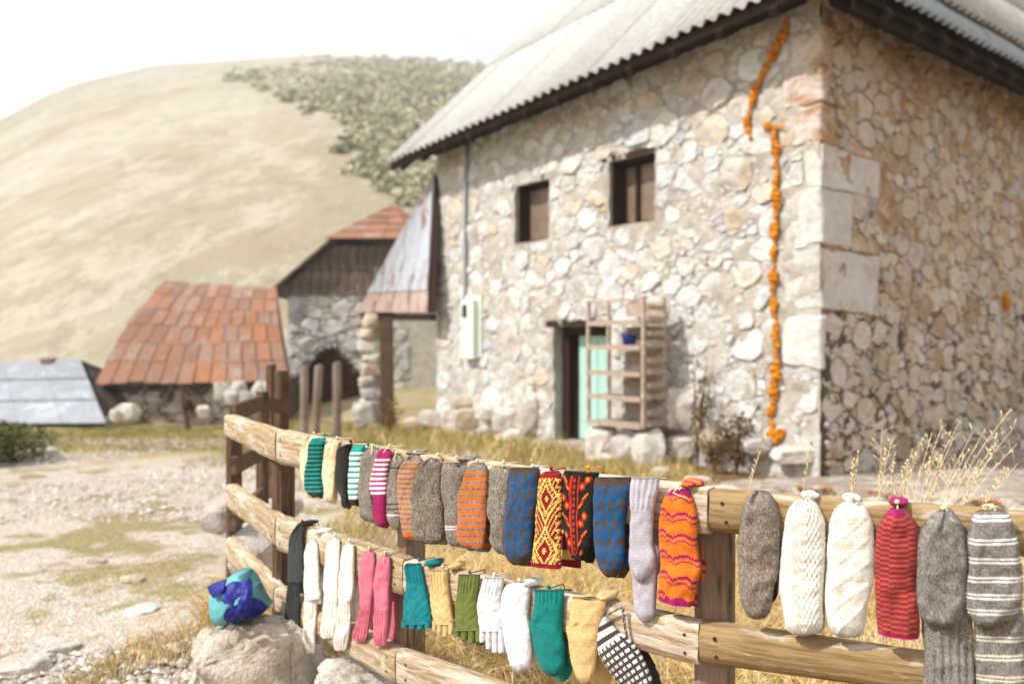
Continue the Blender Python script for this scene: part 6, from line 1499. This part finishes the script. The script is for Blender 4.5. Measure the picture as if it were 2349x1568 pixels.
S('glove_pair', 'teal fingerless knitted glove hanging finger-down', 2, 1, [(900, 1147, 1224), (915, 1140, 1228), (1000, 1145, 1245), (1100, 1135, 1268), (1180, 1128, 1283), (1228, 1124, 1290)], solid(srgb('#12828a', .88)), .02, .004, rib=((0, .33),), ends=(0, 0), tiecol=srgb('#12828a', .88), tie_at=(1215, 890), fold=(1268, 905, .06), fingers=fing([(1124, 1162, 1250), (1164, 1206, 1256), (1207, 1249, 1258), (1250, 1290, 1252)], 1226), cable=chevk, cat='knitted glove', part='glove', backshift=16)
S('glove_pair', 'beige fingerless knitted glove between the teal and the olive one', 2, 1, [(935, 1280, 1372), (1000, 1280, 1376), (1080, 1276, 1385), (1160, 1285, 1398), (1228, 1295, 1410)], solid(C['beige']), .019, .004, rib=((0, .4),), ends=(0, 0), tie_at=(1345, 930), fold=(1390, 925, .05), fingers=fing([(1294, 1320, 1258), (1320, 1350, 1278), (1350, 1382, 1294), (1381, 1411, 1284)], 1226), cable=chevk, cat='knitted glove', part='glove', backshift=12)
S('glove_pair', 'olive green fingerless knitted glove', 2, 1, [(960, 1437, 1550), (1030, 1430, 1545), (1120, 1418, 1540), (1200, 1412, 1545), (1262, 1415, 1562)], solid(C['olive']), .02, .004, rib=((0, .35),), ends=(0, 0), tiecol=C['olive'], fingers=fing([(1414, 1450, 1298), (1451, 1491, 1314), (1492, 1531, 1328), (1532, 1573, 1322)], 1258), cable=chevk, cat='knitted glove', part='glove', backshift=30, backdy=26)
S('glove_pair', 'white fingerless knitted glove beside the white slipper sock', 2, 2, [(918, 62, 178), (960, 48, 172), (1050, 25, 165), (1150, 22, 170), (1235, 40, 176)], solid(C['pwhite'], .03), .02, .006, rib=((0, .35),), ends=(0, 0), tiecol=C['pwhite'], fingers=fing([(38, 74, 1304), (75, 111, 1342), (112, 150, 1362), (151, 187, 1367)], 1232), cable=chevk, cat='knitted glove', part='glove', backshift=20, backdy=12)
lace = lambda u, v: (math.cos(2*math.pi*v*26)*math.cos(2*math.pi*u*9) if u < .42 and v > .16 else 0)
pw = solid(C['pwhite'], .03)
S('slipper_pair', 'white knitted slipper sock with a lace edge', 2, 2, [(950, 240, 310), (962, 195, 330), (1040, 165, 335), (1150, 168, 330), (1250, 180, 345), (1380, 205, 350), (1450, 225, 340), (1490, 255, 305)], pw, .024, .004, tiecol=C['pwhite'], fold=(320, 962, .055), cable=lace, cat='slipper sock', part='slipper', backshift=34, backdy=-30)
tl = solid(srgb('#0e8079', .88))
S('slipper_pair', 'plain teal knitted slipper sock with a stepped cuff', 2, 2, [(992, 365, 538), (1020, 365, 540), (1160, 355, 535), (1190, 341, 535), (1210, 340, 535), (1260, 352, 536), (1330, 365, 545), (1430, 395, 545), (1490, 430, 525), (1511, 460, 505)], tl, .024, .006, rib=((0, .14),), ends=(0, 1), tiecol=srgb('#0e8079', .88), cat='slipper sock', part='slipper', backshift=42, backdy=24)
bg_ = solid(C['beige'])
S('slipper_pair', 'beige knitted slipper sock with an openwork side', 2, 2, [(1035, 595, 755), (1058, 583, 795), (1180, 580, 780), (1205, 562, 776), (1235, 558, 772), (1290, 567, 765), (1400, 590, 745), (1500, 620, 735), (1550, 650, 715), (1562, 668, 700)], bg_, .024, .004, ends=(0, 1), cable=lace, cat='slipper sock', part='slipper', backshift=90, backdy=30, fold=(770, 1045, .07), tiecol=None)
o14 = S('slipper_pair', 'charcoal and white checked slipper hung askew by a twisted cord', 2, 2, [(780, 1164, 800, 1148), (757, 1230, 825, 1192), (748, 1310, 865, 1236), (765, 1385, 918, 1272), (802, 1455, 972, 1332), (852, 1525, 1022, 1405), (908, 1582, 1056, 1485), (962, 1612, 1076, 1555), (1004, 1626, 1062, 1606)], checks, .026, .014, tiecol=None, fold=None, cat='slipper sock', part='slipper', backshift=60, backdy=40, st=(.0040, .0036))
mb = MB()                                               # its cord: two strands twisted together
def q2(x, y, off): s, z = bp(2, Z[2][0]+x*Z[2][2], Z[2][1]+y*Z[2][2], off); return BW(2, s, z, off)
for path in ([(795, 1152), (830, 1132), (870, 1112), (900, 1100)], [(900, 1100), (898, 1130), (905, 1190), (912, 1240), (925, 1290)]):
    for ph in (0, math.pi):
        pts = []
        for k in range(len(path)-1):
            for i in range(6):
                t = i/6; x = path[k][0]+(path[k+1][0]-path[k][0])*t; y = path[k][1]+(path[k+1][1]-path[k][1])*t; a = (k*6+i)*1.1+ph
                pts.append(q2(x+4*math.cos(a), y, .014+.002*math.sin(a)))
        mb.tube(pts, .0021, 5, srgb('#6b5a50', .8) if ph else srgb('#a89a8c', .8))
mb.build('cord', M['yarn'], o14, True)
